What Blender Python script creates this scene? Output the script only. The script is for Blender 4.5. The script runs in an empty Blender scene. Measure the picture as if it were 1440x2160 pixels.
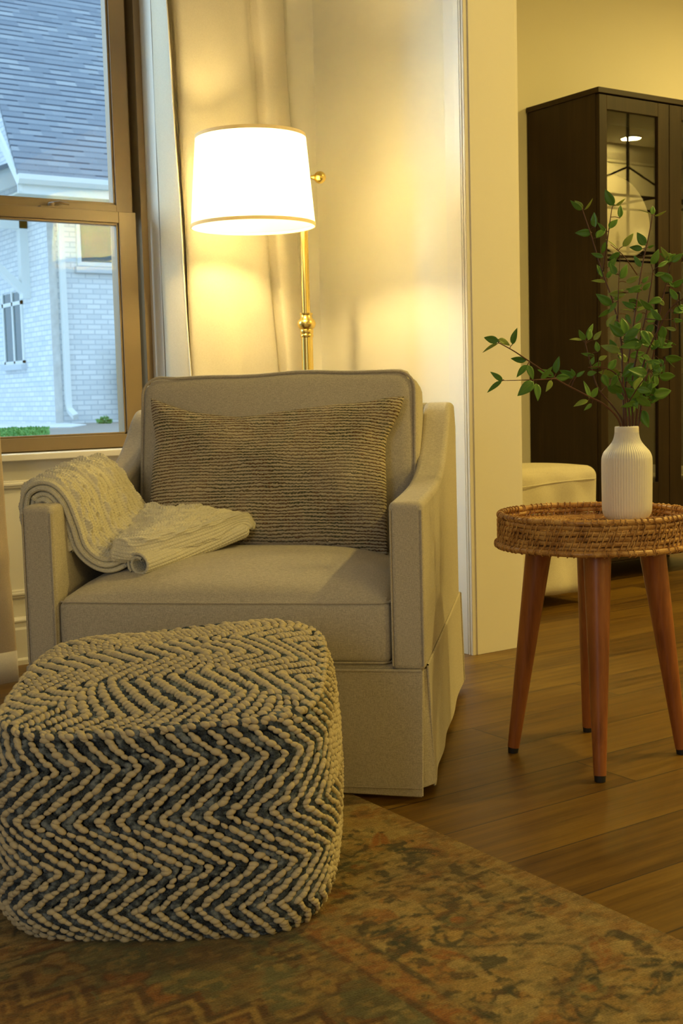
import bpy, bmesh, math, random
import numpy as np
from mathutils import Vector, Matrix
random.seed(7); rng = np.random.default_rng(7)
S = bpy.context.scene
COL = S.collection

# ---------------------------------------------------------------- camera, world, exposure
YAW, PITCH, ROLL, FPX = math.radians(33.897), math.radians(5.456), math.radians(-1.494), 2616.27
cy_, sy_, cp_, sp_ = math.cos(YAW), math.sin(YAW), math.cos(PITCH), math.sin(PITCH)
fwd = Vector((sy_*cp_, cy_*cp_, -sp_)); rt = Vector((cy_, -sy_, 0)); up = rt.cross(fwd)
r2 = rt*math.cos(ROLL)+up*math.sin(ROLL); u2 = up*math.cos(ROLL)-rt*math.sin(ROLL)
cam = bpy.data.cameras.new('camera'); camo = bpy.data.objects.new('camera', cam); COL.objects.link(camo)
M = Matrix((r2, u2, -fwd)).transposed().to_4x4(); M.translation = Vector((0, 0, 0.9)); camo.matrix_world = M
cam.sensor_fit = 'VERTICAL'; cam.sensor_height = 36; cam.sensor_width = 24; cam.lens = 36*FPX/2160
cam.clip_start = .05; cam.clip_end = 300
cam.dof.use_dof = True; cam.dof.focus_distance = 2.75; cam.dof.aperture_fstop = 11.0
S.camera = camo
S.view_settings.view_transform = 'Standard'; S.view_settings.look = 'None'
S.view_settings.exposure = 0.26; S.view_settings.gamma = 1.0; S.view_settings.use_curve_mapping = False
S.cycles.sample_clamp_indirect = 80.0      # keep the light that filters through the lamp shade
W = bpy.data.worlds.new('sky'); S.world = W; W.use_nodes = True
bg = W.node_tree.nodes['Background']; bg.inputs[0].default_value = (.50, .74, 1.0, 1); bg.inputs[1].default_value = 1.92

def area(name, loc, target, sx, sy, power, color, spread=180):
    l = bpy.data.lights.new(name, 'AREA'); l.shape = 'RECTANGLE'; l.size = sx; l.size_y = sy; l.energy = power; l.color = color
    l.spread = math.radians(spread)
    o = bpy.data.objects.new(name, l); COL.objects.link(o); o.location = loc
    o.rotation_euler = (Vector(target)-Vector(loc)).to_track_quat('-Z', 'Y').to_euler(); return o
BULB = 405.0            # strength of the floor lamp's bulb
WARM = (1.0, .72, .20); WARM2 = (1.0, .73, .18)
# area lights added as daylight fill: inside the west wall, outside the north window
area('daylight_fill_west', (-2.45, -.5, 1.5), (1.4, 2.2, .6), 1.6, 1.7, 22, (.78, .89, 1.0))
area('daylight_fill_north', (-.7, 6.4, 2.7), (1.7, 4.1, 1.5), 1.6, 1.6, 150, (.62, .84, 1.0))
# ceiling cans: first dining one mirrored in the cabinet glass, others added unseen as fill
CANS_DINING = [(8.11, .54), (3.60, 1.45), (5.6, 3.0), (6.6, 1.2)]
FILL_CANS_LIVING = [(1.1, -1.0), (-1.2, -.9), (-1.3, 2.2)]
P_DINING, P_LIVING = [26.0, 36.0, 36.0, 24.0], 2.0

# added point light behind the camera: unseen warm fill, no lamp body
_l = bpy.data.lights.new('warm_fill_light', 'POINT'); _l.energy = 30; _l.color = WARM; _l.shadow_soft_size = .16
_o = bpy.data.objects.new('warm_fill_light', _l); COL.objects.link(_o); _o.location = (2.25, -1.5, 1.45)

# ---------------------------------------------------------------- helpers
def link(o, parent=None):
    COL.objects.link(o)
    if parent is not None: o.parent = parent
    return o
def tag(o, label=None, cat=None, group=None, kind=None):
    if label: o['label'] = label
    if cat: o['category'] = cat
    if group: o['group'] = group
    if kind: o['kind'] = kind
    return o
def empty(name, loc, rz=0, label=None, cat=None, group=None):
    o = bpy.data.objects.new(name, None); o.empty_display_size = .1; link(o)
    o.location = loc; o.rotation_euler = (0, 0, rz); return tag(o, label, cat, group)

class MB:
    """collects geometry, builds ONE mesh object"""
    def __init__(s): s.v = []; s.f = []; s.uv = {}; s.n = 0; s.uvs = []
    def add(s, v, f, uv=None):
        v = [tuple(map(float, p)) for p in v]; b = s.n; s.v += v; s.f += [tuple(i+b for i in q) for q in f]; s.n += len(v)
        s.uvs += ([tuple(map(float, q)) for q in uv] if uv is not None else [(0., 0.)]*len(v)); return s
    def box(s, a, b):
        x0, y0, z0 = a; x1, y1, z1 = b
        return s.add([(x0,y0,z0),(x1,y0,z0),(x1,y1,z0),(x0,y1,z0),(x0,y0,z1),(x1,y0,z1),(x1,y1,z1),(x0,y1,z1)],
                     [(0,3,2,1),(4,5,6,7),(0,1,5,4),(1,2,6,5),(2,3,7,6),(3,0,4,7)])
    def grid(s, P, cu=False, cv=False, uv=None):
        P = np.asarray(P, float); n, m = P.shape[:2]; f = []
        for i in range(n if cu else n-1):
            for j in range(m if cv else m-1):
                a = i*m+j; b = ((i+1) % n)*m+j; c = ((i+1) % n)*m+(j+1) % m; d = i*m+(j+1) % m
                f.append((a, b, c, d))
        return s.add(P.reshape(-1, 3), f, None if uv is None else np.asarray(uv).reshape(-1, 2))
    def tube(s, pts, r, n=8, caps=True, closed=False):
        pts = [Vector(p) for p in pts]; m = len(pts); rs = r if hasattr(r, '__len__') else [r]*m
        t0 = (pts[1]-pts[0]).normalized(); nn = t0.orthogonal().normalized(); V = []
        for i, p in enumerate(pts):
            if closed: t = (pts[(i+1) % m]-pts[i-1]).normalized()
            else: t = (pts[min(i+1, m-1)]-pts[max(i-1, 0)]).normalized()
            nn = (nn-t*nn.dot(t)).normalized(); b = t.cross(nn)
            V.append([p+(nn*math.cos(k*2*math.pi/n)+b*math.sin(k*2*math.pi/n))*rs[i] for k in range(n)])
        base = s.n; s.grid([[tuple(q) for q in row] for row in V], cu=closed, cv=True)
        if caps and not closed:
            s.f.append(tuple(base+k for k in range(n))); s.f.append(tuple(base+(m-1)*n+k for k in reversed(range(n))))
        return s
    def lathe(s, prof, n=48, c=(0, 0, 0), rfun=None, caps=(False, False)):
        P = []
        for r, z in prof:
            row = []
            for k in range(n):
                a = 2*math.pi*k/n; rr = r if rfun is None else rfun(r, z, a)
                row.append((c[0]+rr*math.cos(a), c[1]+rr*math.sin(a), c[2]+z))
            P.append(row)
        base = s.n; s.grid(P, cv=True); m = len(prof)
        if caps[0]: s.f.append(tuple(base+k for k in reversed(range(n))))
        if caps[1]: s.f.append(tuple(base+(m-1)*n+k for k in range(n)))
        return s
    def extrude(s, poly, axis, a, b):
        """poly in the two other axes; prism along axis from a to b"""
        n = len(poly)
        def mk(p, t): return {'x': (t, p[0], p[1]), 'y': (p[0], t, p[1]), 'z': (p[0], p[1], t)}[axis]
        V = [mk(p, a) for p in poly]+[mk(p, b) for p in poly]
        f = [tuple(range(n)), tuple(range(2*n-1, n-1, -1))]+[(i, i+n, (i+1) % n+n, (i+1) % n) for i in range(n)]
        return s.add(V, f)
    def build(s, name, mat, parent=None, smooth=True, bevel=0, seg=2, solid=0, angle=40, kind=None):
        me = bpy.data.meshes.new(name); me.from_pydata(s.v, [], s.f); me.update()
        if any(q != (0., 0.) for q in s.uvs[:400:7]+s.uvs[-50:]):
            uvl = me.uv_layers.new(name='UVMap'); idx = np.empty(len(me.loops), int); me.loops.foreach_get('vertex_index', idx)
            uvl.data.foreach_set('uv', np.asarray(s.uvs)[idx].astype(np.float32).ravel())
        bm = bmesh.new(); bm.from_mesh(me); bmesh.ops.recalc_face_normals(bm, faces=bm.faces); bm.to_mesh(me); bm.free()
        o = bpy.data.objects.new(name, me); link(o, parent)
        if mat: me.materials.append(mat)
        if smooth:
            me.polygons.foreach_set('use_smooth', [True]*len(me.polygons))
            try: me.set_sharp_from_angle(angle=math.radians(angle))
            except Exception: pass
        if solid:
            m = o.modifiers.new('solid', 'SOLIDIFY'); m.thickness = solid; m.offset = 0
        if bevel:
            m = o.modifiers.new('bevel', 'BEVEL'); m.width = bevel; m.segments = seg; m.limit_method = 'ANGLE'; m.angle_limit = math.radians(35)
        if kind: o['kind'] = kind
        return o
def mb(): return MB()
def struct(name, m, mat, parent=None, **k):
    o = m.build(name, mat, parent, **k); o['kind'] = 'structure'; return o

def rbox(c, size, r, n=14, fn=None, m=None):
    """rounded box as a fine closed surface; fn(p, q) deforms (q in -1..1)"""
    m = m or MB(); hx, hy, hz = [v/2 for v in size]; h = np.array([hx, hy, hz])
    t = np.linspace(-1, 1, n)
    # cluster samples toward the edges so the rounding is smooth
    t = np.sign(t)*(1-(1-np.abs(t))**1.5)
    for ax in range(3):
        for sg in (-1, 1):
            A, B = np.meshgrid(t, t, indexing='ij'); Q = np.zeros((n, n, 3)); o1, o2 = (ax+1) % 3, (ax+2) % 3
            Q[..., ax] = sg; Q[..., o1] = A; Q[..., o2] = B
            P = Q*h; inner = np.clip(P, -(h-r), h-r); d = P-inner; L = np.linalg.norm(d, axis=-1, keepdims=True)
            P = inner+d/np.maximum(L, 1e-9)*r
            P = np.array([[(fn(P[i, j], Q[i, j]) if fn else P[i, j]) for j in range(n)] for i in range(n)])+np.array(c)
            m.grid(P)
    return m
def weld(o, d=1e-4):
    bm = bmesh.new(); bm.from_mesh(o.data); bmesh.ops.remove_doubles(bm, verts=bm.verts, dist=d)
    bmesh.ops.recalc_face_normals(bm, faces=bm.faces); bm.to_mesh(o.data); bm.free(); return o

def crom(pts, n):
    """Catmull-Rom resampling of a list of points"""
    P = np.asarray(pts, float); m = len(P); t = np.linspace(0, m-1, n); out = []
    for u in t:
        i = min(int(u), m-2); f = u-i
        p0 = P[i-1] if i > 0 else 2*P[0]-P[1]; p1 = P[i]; p2 = P[i+1]; p3 = P[i+2] if i+2 < m else 2*P[-1]-P[-2]
        out.append(.5*(2*p1+(p2-p0)*f+(2*p0-5*p1+4*p2-p3)*f*f+(3*p1-p0-3*p2+p3)*f**3))
    return np.array(out)
def cgrid(ctrl, n, m):
    A = np.array([crom(row, m) for row in ctrl]); return np.array([crom(A[:, j], n) for j in range(m)]).transpose(1, 0, 2)
def gnormals(P):
    du = np.gradient(P, axis=0); dv = np.gradient(P, axis=1); N = np.cross(du, dv)
    return N/np.maximum(np.linalg.norm(N, axis=-1, keepdims=True), 1e-9)
def arcl(P, axis):
    d = np.linalg.norm(np.diff(P, axis=axis), axis=-1); c = np.cumsum(d, axis=axis)
    return np.concatenate([np.zeros_like(np.take(c, [0], axis=axis)), c], axis=axis)
def slab(P, top, th, m=None, uv=None):
    """closed thick sheet from a grid: top side displaced by top (n,m), thickness th"""
    m = m or MB(); N = gnormals(P); T = P+N*top[..., None]; Bt = P-N*th
    n, k = P.shape[:2]
    if uv is None: uv = np.stack([arcl(P, 0), arcl(P, 1)], -1)
    m.grid(T, uv=uv); m.grid(Bt[::-1], uv=uv[::-1])
    unit = lambda d: d/np.maximum(np.linalg.norm(d, axis=-1, keepdims=True), 1e-9)
    for a, b, q, out in ((T[0], Bt[0], uv[0], P[0]-P[1]), (T[-1], Bt[-1], uv[-1], P[-1]-P[-2]), (T[:, 0], Bt[:, 0], uv[:, 0], P[:, 0]-P[:, 1]), (T[:, -1], Bt[:, -1], uv[:, -1], P[:, -1]-P[:, -2])):
        w = np.linalg.norm(a-b, axis=-1, keepdims=True)*.5; o_ = unit(out)*w; c_ = (a+b)/2; h_ = (a-b)/2   # rounded rim
        m.grid(np.stack([c_+h_*math.cos(t)+o_*math.sin(t) for t in np.linspace(0, math.pi, 7)]), uv=np.stack([q+np.array([0, .004*k]) for k in range(7)]))
    return m

# ---------------------------------------------------------------- material helpers
class NT:
    def __init__(s, name):
        s.m = bpy.data.materials.new(name); s.m.use_nodes = True; s.t = s.m.node_tree; s.t.nodes.clear()
        s.out = s.t.nodes.new('ShaderNodeOutputMaterial')
    def n(s, typ, ins=None, **props):
        nd = s.t.nodes.new('ShaderNode'+typ)
        for k, v in props.items(): setattr(nd, k, v)
        for k, v in (ins or {}).items(): s.set(nd.inputs[k], v)
        return nd
    def set(s, sock, v):
        if hasattr(v, 'outputs'): v = v.outputs[0]
        if isinstance(v, bpy.types.NodeSocket): s.t.links.new(v, sock)
        else:
            if isinstance(v, (tuple, list)) and len(v) == 3 and sock.type == 'RGBA': v = (*v, 1)
            sock.default_value = v
    def math(s, op, a, b=0.0, c=None):
        nd = s.n('Math', operation=op); s.set(nd.inputs[0], a); s.set(nd.inputs[1], b)
        if c is not None: s.set(nd.inputs[2], c)
        return nd.outputs[0]
    def mix(s, f, a, b, blend='MIX'):
        nd = s.n('MixRGB', blend_type=blend); s.set(nd.inputs[0], f); s.set(nd.inputs[1], a); s.set(nd.inputs[2], b); return nd.outputs[0]
    def ramp(s, f, stops):
        nd = s.n('ValToRGB'); s.set(nd.inputs[0], f); e = nd.color_ramp.elements
        while len(e) < len(stops): e.new(.5)
        for i, (p, c) in enumerate(stops): e[i].position = p; e[i].color = (*c, 1) if len(c) == 3 else c
        return nd.outputs[0]
    def coord(s, kind='Object', scale=(1, 1, 1), rot=(0, 0, 0), loc=(0, 0, 0)):
        tc = s.n('TexCoord'); mp = s.n('Mapping'); s.t.links.new(tc.outputs[kind], mp.inputs[0])
        mp.inputs['Scale'].default_value = scale; mp.inputs['Rotation'].default_value = rot; mp.inputs['Location'].default_value = loc; return mp.outputs[0]
    def noise(s, v, scale, detail=2, rough=.5, dist=0):
        return s.n('TexNoise', {'Vector': v, 'Scale': scale, 'Detail': detail, 'Roughness': rough, 'Distortion': dist}).outputs[0]
    def bump(s, h, strength=.3, dist=.01, normal=None):
        nd = s.n('Bump', {'Height': h, 'Strength': strength, 'Distance': dist})
        if normal is not None: s.set(nd.inputs['Normal'], normal)
        return nd.outputs[0]
    def bsdf(s, color, rough=.6, metal=0, normal=None, spec=.5, sheen=0, sub=0):
        b = s.n('BsdfPrincipled'); s.set(b.inputs['Base Color'], color); s.set(b.inputs['Roughness'], rough); s.set(b.inputs['Metallic'], metal)
        s.set(b.inputs['Specular IOR Level'], spec)
        if sheen: s.set(b.inputs['Sheen Weight'], sheen); s.set(b.inputs['Sheen Roughness'], .5)
        if normal is not None: s.set(b.inputs['Normal'], normal)
        return b
    def done(s, sh):
        s.t.links.new(sh.outputs[0], s.out.inputs[0]); return s.m
def plain(name, color, rough=.6, metal=0, var=.06, scale=30, bump=0, spec=.5):
    t = NT(name); v = t.coord(); nz = t.noise(v, scale, 3)
    c = t.mix(nz, tuple(x*(1-var) for x in color), tuple(min(1, x*(1+var)) for x in color))
    nb = t.bump(t.noise(v, scale*8, 3), bump, .002) if bump else None
    return t.done(t.bsdf(c, rough, metal, nb, spec))
def emis(name, color, st):
    t = NT(name); return t.done(t.n('Emission', {'Color': color, 'Strength': st}))

def fabric(name, dark, light, fine=1.0, bump=.35, var=None):
    t = NT(name); 
    a = t.noise(t.coord(scale=(120*fine, 120*fine, 900*fine)), 1, 2, .6); b = t.noise(t.coord(scale=(900*fine, 900*fine, 120*fine)), 1, 2, .6)
    c = t.noise(t.coord(), 420*fine, 2, .6)
    h = t.math('ADD', t.math('ADD', a, b), c); h = t.math('MULTIPLY', h, .3333)
    big = t.noise(t.coord(), 3, 2)
    f = t.math('ADD', t.math('MULTIPLY', t.math('SUBTRACT', h, .5), 4.0), .5)
    f = t.math('ADD', f, t.math('MULTIPLY', t.math('SUBTRACT', big, .5), .25))
    col = t.ramp(f, [(.1, dark), (.9, light)])
    return t.done(t.bsdf(col, .9, 0, t.bump(h, bump, .0025), .25, sheen=.15))
M_WALL = plain('painted_wall', (.84, .80, .68), .75, 0, .012, 3, .04)
M_CEIL = plain('ceiling_paint', (.82, .80, .74), .85, 0, .01, 3)
M_TRIM = plain('trim_paint', (.82, .78, .69), .45, 0, .012, 6)
M_LINEN = fabric('oat_linen', (.42, .375, .29), (.66, .60, .48))
M_SLIP = fabric('cream_slipcover', (.60, .54, .40), (.74, .68, .53), 1.2, .15)
M_CURT = fabric('ivory_curtain', (.66, .60, .47), (.76, .70, .56), 1.3, .08)
M_BRASS = plain('brushed_brass', (.80, .59, .17), .26, 1, .05, 60)
M_BLACK = plain('black_rubber', (.012, .011, .010), .6)
M_IRON = plain('black_iron', (.010, .009, .008), .5)
M_BRONZE = plain('bronze_window_paint', (.215, .148, .068), .42, 0, .03, 20)
M_CERAM = plain('white_ceramic', (.88, .85, .77), .32, 0, .02, 40)
# wood floor
def floor_mat():
    t = NT('oak_planks'); v = t.coord('Object', loc=(.39, .012, 0))
    br = t.n('TexBrick', {'Vector': v, 'Color1': (.0, .0, .0), 'Color2': (1., 1., 1.), 'Mortar': (.5, .5, .5), 'Scale': 1.0, 'Mortar Size': .0021,
             'Mortar Smooth': .1, 'Bias': 0.0, 'Brick Width': 1.52, 'Row Height': .194}, offset=.37, offset_frequency=2)
    rnd = br.outputs[0]
    comb = t.n('CombineXYZ'); t.set(comb.inputs[0], t.math('MULTIPLY', rnd, 37.0)); t.set(comb.inputs[1], t.math('MULTIPLY', rnd, 11.0))
    add = t.n('VectorMath', operation='ADD'); t.set(add.inputs[0], v); t.set(add.inputs[1], comb.outputs[0])
    def mp(sc):
        m = t.n('Mapping'); t.set(m.inputs[0], add.outputs[0]); m.inputs['Scale'].default_value = sc; return m.outputs[0]
    g1 = t.noise(mp((2.2, 42, 1)), 1, 5, .62, .35); g2 = t.noise(mp((5, 170, 1)), 1, 3, .6); g3 = t.noise(mp((.9, 7, 1)), 1, 3, .55, 1.2)
    wv = t.n('TexWave', {'Vector': mp((.35, 5.2, 1)), 'Scale': 1.6, 'Distortion': 9, 'Detail': 3, 'Detail Scale': .9}, wave_type='BANDS', bands_direction='Y').outputs[1]
    f = t.math('ADD', t.math('MULTIPLY', g1, .30), t.math('MULTIPLY', g2, .24)); f = t.math('ADD', f, t.math('MULTIPLY', g3, .38)); f = t.math('ADD', f, t.math('MULTIPLY', wv, .05))
    f = t.math('ADD', f, t.math('MULTIPLY', t.math('SUBTRACT', rnd, .5), .14))
    col = t.ramp(f, [(.30, (.040, .016, .001)), (.44, (.112, .053, .004)), (.57, (.180, .094, .009)), (.74, (.255, .146, .018))])
    kn = t.n('TexVoronoi', {'Vector': mp((.8, 4.2, 1)), 'Scale': 1.0, 'Randomness': 1.0}).outputs[0]
    col = t.mix(t.math('MULTIPLY', t.math('LESS_THAN', kn, .055), .55), col, (.09, .04, .016))
    col = t.mix(br.outputs[1], col, (.035, .016, .008))
    h = t.math('SUBTRACT', t.math('MULTIPLY', g2, .25), br.outputs[1])
    ro = t.math('ADD', .33, t.math('MULTIPLY', g1, .16))
    return t.done(t.bsdf(col, ro, 0, t.bump(h, .25, .002), .45))
def wood(name, c0, c1, c2, axis='z', rough=.38, sc=1.0, spec=.45):
    t = NT(name); s = {'z': (34*sc, 34*sc, 2.2*sc), 'x': (2.2*sc, 34*sc, 34*sc), 'y': (34*sc, 2.2*sc, 34*sc)}[axis]
    s2 = tuple(q*4 for q in s)
    g = t.noise(t.coord(scale=s), 1, 4, .6, .5); g2 = t.noise(t.coord(scale=s2), 1, 3, .6); b = t.noise(t.coord(), 5*sc, 3)
    f = t.math('ADD', t.math('MULTIPLY', g, .5), t.math('ADD', t.math('MULTIPLY', g2, .25), t.math('MULTIPLY', b, .25)))
    col = t.ramp(f, [(.32, c0), (.5, c1), (.70, c2)])
    return t.done(t.bsdf(col, rough, 0, t.bump(g2, .12, .002), spec))
M_FLOOR = floor_mat()
M_LEGWOOD = wood('acacia_wood', (.15, .040, .010), (.31, .098, .022), (.42, .155, .038), 'z', .36)
M_ESPR = wood('espresso_veneer', (.014, .008, .003), (.027, .015, .006), (.046, .026, .010), 'z', .45, .6, .22)
M_ESPR_X = wood('espresso_veneer_cross', (.015, .009, .003), (.030, .017, .007), (.048, .028, .011), 'x', .45, .6, .22)
def rattan():
    t = NT('rattan_cane'); v = t.coord(); n1 = t.noise(v, 38, 4, .6); n2 = t.noise(v, 240, 2)
    f = t.math('ADD', t.math('MULTIPLY', n1, .75), t.math('MULTIPLY', n2, .25))
    col = t.ramp(f, [(.33, (.19, .075, .020)), (.47, (.45, .225, .062)), (.62, (.62, .36, .115)), (.8, (.70, .46, .18))])
    return t.done(t.bsdf(col, .36, 0, t.bump(n2, .2, .001), .5))
M_RATTAN = rattan()
def glass(name, tint, gl, lo, hi, rough=.0):
    """thin clear pane: see-through, with a mirror part that grows toward grazing angles"""
    t = NT(name); lw = t.n('LayerWeight', {'Blend': .5}).outputs[1]
    f = t.math('ADD', lo, t.math('MULTIPLY', t.math('POWER', lw, 2.2), hi))
    tr = t.n('BsdfTransparent', {'Color': tint}); g = t.n('BsdfGlossy', {'Color': gl, 'Roughness': rough})
    mx = t.n('MixShader'); t.set(mx.inputs[0], f); t.t.links.new(tr.outputs[0], mx.inputs[1]); t.t.links.new(g.outputs[0], mx.inputs[2]); return t.done(mx)
M_PANE_IN = glass('window_pane_inner', (.93, .95, .95), (1., .78, .50), .034, .16)
M_PANE_OUT = glass('window_pane_outer', (.93, .95, .95), (.72, 1., .55), .034, .16)
M_CABGLASS = glass('cabinet_glass', (.88, .88, .88), (1, 1, 1), .045, .34)
M_CLEAR = glass('clear_glassware', (.94, .94, .92), (1, 1, 1), .06, .5)

# ================================================================ setting
XE, YN, ZC = 2.70, 4.13, 3.0
m = mb(); m.box((-2.8, -2.8, -.12), (10.2, 4.8, 0)); struct('floor', m, M_FLOOR, smooth=False)
m = mb(); m.box((-2.8, -2.8, ZC), (10.2, 4.8, ZC+.12)); struct('ceiling', m, M_CEIL, smooth=False)
WX0, WX1, WZ0, WZ1 = .90, 2.005, .705, 2.62
m = mb()
m.box((-2.8, YN, 0), (WX0, YN+.2, ZC)); m.box((WX1, YN, 0), (XE, YN+.2, ZC)); m.box((WX0, YN, 0), (WX1, YN+.2, WZ0-.004)); m.box((WX0, YN, WZ1), (WX1, YN+.2, ZC))
struct('wall_north', m, M_WALL, smooth=False)
DY, DH = 3.205, 2.45
m = mb(); m.box((XE, DY+.018, 0), (XE+.20, 4.49, ZC)); m.box((XE, -2.8, 0), (XE+.20, .55, ZC)); m.box((XE, .55, DH), (XE+.20, DY+.018, ZC))
struct('wall_east', m, M_WALL, smooth=False)
m = mb(); m.box((-2.8, -2.8, 0), (-2.62, YN, ZC)); struct('wall_west', m, M_WALL, smooth=False)
m = mb(); m.box((-2.62, -2.8, 0), (XE, -2.62, ZC)); struct('wall_south', m, M_WALL, smooth=False)
m = mb(); m.box((XE, 4.49, 0), (10.2, 4.67, ZC)); struct('wall_dining_north', m, M_WALL, smooth=False)
m = mb(); m.box((XE+.2, .02, 0), (10.2, .19, ZC)); struct('wall_dining_south', m, M_WALL, smooth=False)
m = mb(); m.box((10.02, .19, 0), (10.2, 4.49, ZC)); struct('wall_dining_east', m, M_WALL, smooth=False)
# crown moulding of the dining room, seen in the cabinet glass
m = mb(); m.extrude([(.19, 3.0), (.19, 2.86), (.205, 2.86), (.21, 2.88), (.26, 2.93), (.29, 2.985), (.30, 3.0)], 'x', 2.9, 10.02); struct('trim_1', m, M_TRIM, smooth=False)
# door opening: jamb board and moulded casing
m = mb(); m.box((XE-.002, DY, 0), (XE+.202, DY+.018, DH)); m.box((XE-.002, .55, DH-.018), (XE+.202, DY, DH)); struct('door_1', m, M_TRIM, smooth=False, bevel=.0015)
casing = [(DY+.006, 0), (DY+.006, .016), (DY+.009, .0185), (DY+.013, .0185), (DY+.0155, .015), (DY+.019, .015), (DY+.0215, .019), (DY+.026, .019), (DY+.0275, .0155), (DY+.030, .0155),
          (DY+.032, .018), (DY+.057, .018), (DY+.0578, .013), (DY+.0592, .013), (DY+.060, .0145), (DY+.116, .0115), (DY+.1168, .007), (DY+.118, .007), (DY+.119, 0)]
m = mb(); m.extrude([(XE-p, y) for y, p in casing], 'z', 0, DH+.1); struct('trim_2', m, M_TRIM, smooth=False)
m = mb(); m.extrude([(XE+.20+p, y) for y, p in casing], 'z', 0, DH+.1); struct('trim_3', m, M_TRIM, smooth=False)
# baseboards
bb = [(0, 0), (.028, 0), (.028, .016), (.022, .020), (.015, .022), (.015, .120), (.011, .128), (.011, .143), (.014, .147), (.014, .152), (.006, .162), (0, .163)]
m = mb(); m.extrude([(YN-p, z) for p, z in bb], 'x', -2.6, XE-.001); struct('baseboard_north', m, M_TRIM, smooth=False)
m = mb(); m.extrude([(XE-p, z) for p, z in bb], 'y', DY+.12, YN-.03); struct('baseboard_east', m, M_TRIM, smooth=False)
m = mb(); m.extrude([(4.49-p, z) for p, z in bb], 'x', 2.92, 10.0); struct('baseboard_dining', m, M_TRIM, smooth=False)
# panel moulding under the window sill
def ring(m, x0, x1, z0, z1, y, w, d):
    for a, b in (((x0, z0), (x1, z0+w)), ((x0, z1-w), (x1, z1)), ((x0, z0+w), (x0+w, z1-w)), ((x1-w, z0+w), (x1, z1-w))):
        m.box((a[0], y-d, a[1]), (b[0], y, b[1]))
m = mb(); ring(m, .82, 2.10, .23, .634, YN, .027, .010); ring(m, .828, 2.092, .238, .626, YN, .011, .015); struct('trim_4', m, M_TRIM, smooth=False, bevel=.003)

# window: white jamb and sill, bronze double-hung sashes
win = mb()
for a, b in (((WX0-.02, 4.105, WZ0), (WX0, 4.33, WZ1)), ((WX1-.002, 4.105, WZ0), (WX1+.018, 4.33, WZ1)), ((WX0, 4.105, WZ1), (WX1, 4.33, WZ1+.02))): win.box(a, b)
W_ = struct('window_1', win, M_TRIM, smooth=False, bevel=.002)
def wp(name, m, mat, **k): o = m.build(name, mat, W_, **k); o['kind'] = 'structure'; return o
m = mb()
for x0, x1 in ((WX0-.11, WX0-.018), (WX1+.016, WX1+.105)):
    m.box((x0, 4.112, .70), (x1, YN, WZ1+.1)); m.box((x0+.012, 4.106, .70), (x1-.03, YN, WZ1+.1)); m.box((x0+.02, 4.101, .70), (x1-.055, YN, WZ1+.1))
m.box((WX0-.11, 4.112, WZ1+.018), (WX1+.105, YN, WZ1+.11)); wp('window_casing', m, M_TRIM, smooth=False, bevel=.002)
m = mb(); m.box((WX0-.13, 4.085, .701), (WX1+.12, 4.19, .724)); wp('window_sill', m, M_TRIM, smooth=False, bevel=.003)
m = mb()   # outer frame with side tracks
m.box((WX1-.028, 4.195, .722), (WX1-.002, 4.30, WZ1)); m.box((WX0, 4.195, .722), (WX0+.028, 4.30, WZ1)); m.box((WX0, 4.195, .722), (WX1, 4.30, .742)); m.box((WX0, 4.195, WZ1-.03), (WX1, 4.30, WZ1))
m.box((1.90, 4.262, .722), (WX1-.02, 4.30, WZ1)); m.box((WX0+.02, 4.262, .722), (WX0+.06, 4.30, WZ1)); wp('window_frame', m, M_BRONZE, smooth=False, bevel=.002)
def sash(name, x0, x1, z0, z1, y0, y1, st, br_, tr, gy):
    m = mb(); m.box((x0, y0, z0), (x0+st, y1, z1)); m.box((x1-st, y0, z0), (x1, y1, z1)); m.box((x0+st, y0, z0), (x1-st, y1, z0+br_)); m.box((x0+st, y0, z1-tr), (x1-st, y1, z1))
    # glazing bead
    q = .008
    m.box((x0+st, y0+.008, z0+br_), (x0+st+q, y1, z1-tr)); m.box((x1-st-q, y0+.008, z0+br_), (x1-st, y1, z1-tr)); m.box((x0+st, y0+.008, z0+br_), (x1-st, y1, z0+br_+q)); m.box((x0+st, y0+.008, z1-tr-q), (x1-st, y1, z1-tr))
    s_ = wp(name, m, M_BRONZE, smooth=False, bevel=.0015)
    for k, (yy, mt) in enumerate(((gy, M_PANE_IN), (gy+.011, M_PANE_OUT))):
        g = mb(); g.add([(x0+st, yy, z0+br_), (x1-st, yy, z0+br_), (x1-st, yy, z1-tr), (x0+st, yy, z1-tr)], [(0, 1, 2, 3)])
        o = g.build('glass_pane', mt, s_, smooth=False); o['kind'] = 'structure'
    return s_
sash('lower_sash', WX0+.03, 1.948, .728, 1.568, 4.180, 4.214, .066, .046, .040, 4.197)
sash('upper_sash', WX0+.03, 1.956, 1.562, WZ1-.03, 4.222, 4.256, .062, .036, .05, 4.239)
m = mb(); m.box((1.595, 4.186, 1.568), (1.70, 4.212, 1.574)); m.lathe([(.013, 0), (.013, .010), (.008, .014)], 16, (1.64, 4.199, 1.574), caps=(False, True)); m.tube([(1.64, 4.199, 1.584), (1.665, 4.188, 1.589), (1.70, 4.19, 1.584)], [.006, .005, .004], 8)
wp('sash_lock', m, M_BRONZE)

# unseen frame added on the solid west wall behind the daylight fill light
m = mb()
for y0, y1, z0, z1 in ((-1.38, -1.30, .65, 2.35), (.30, .38, .65, 2.35), (-1.38, .38, .65, .73), (-1.38, .38, 2.27, 2.35), (-.53, -.47, .73, 2.27), (-1.30, .30, 1.47, 1.53)): m.box((-2.62, y0, z0), (-2.57, y1, z1))
struct('added_window_frame', m, M_BRONZE, smooth=False)
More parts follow.
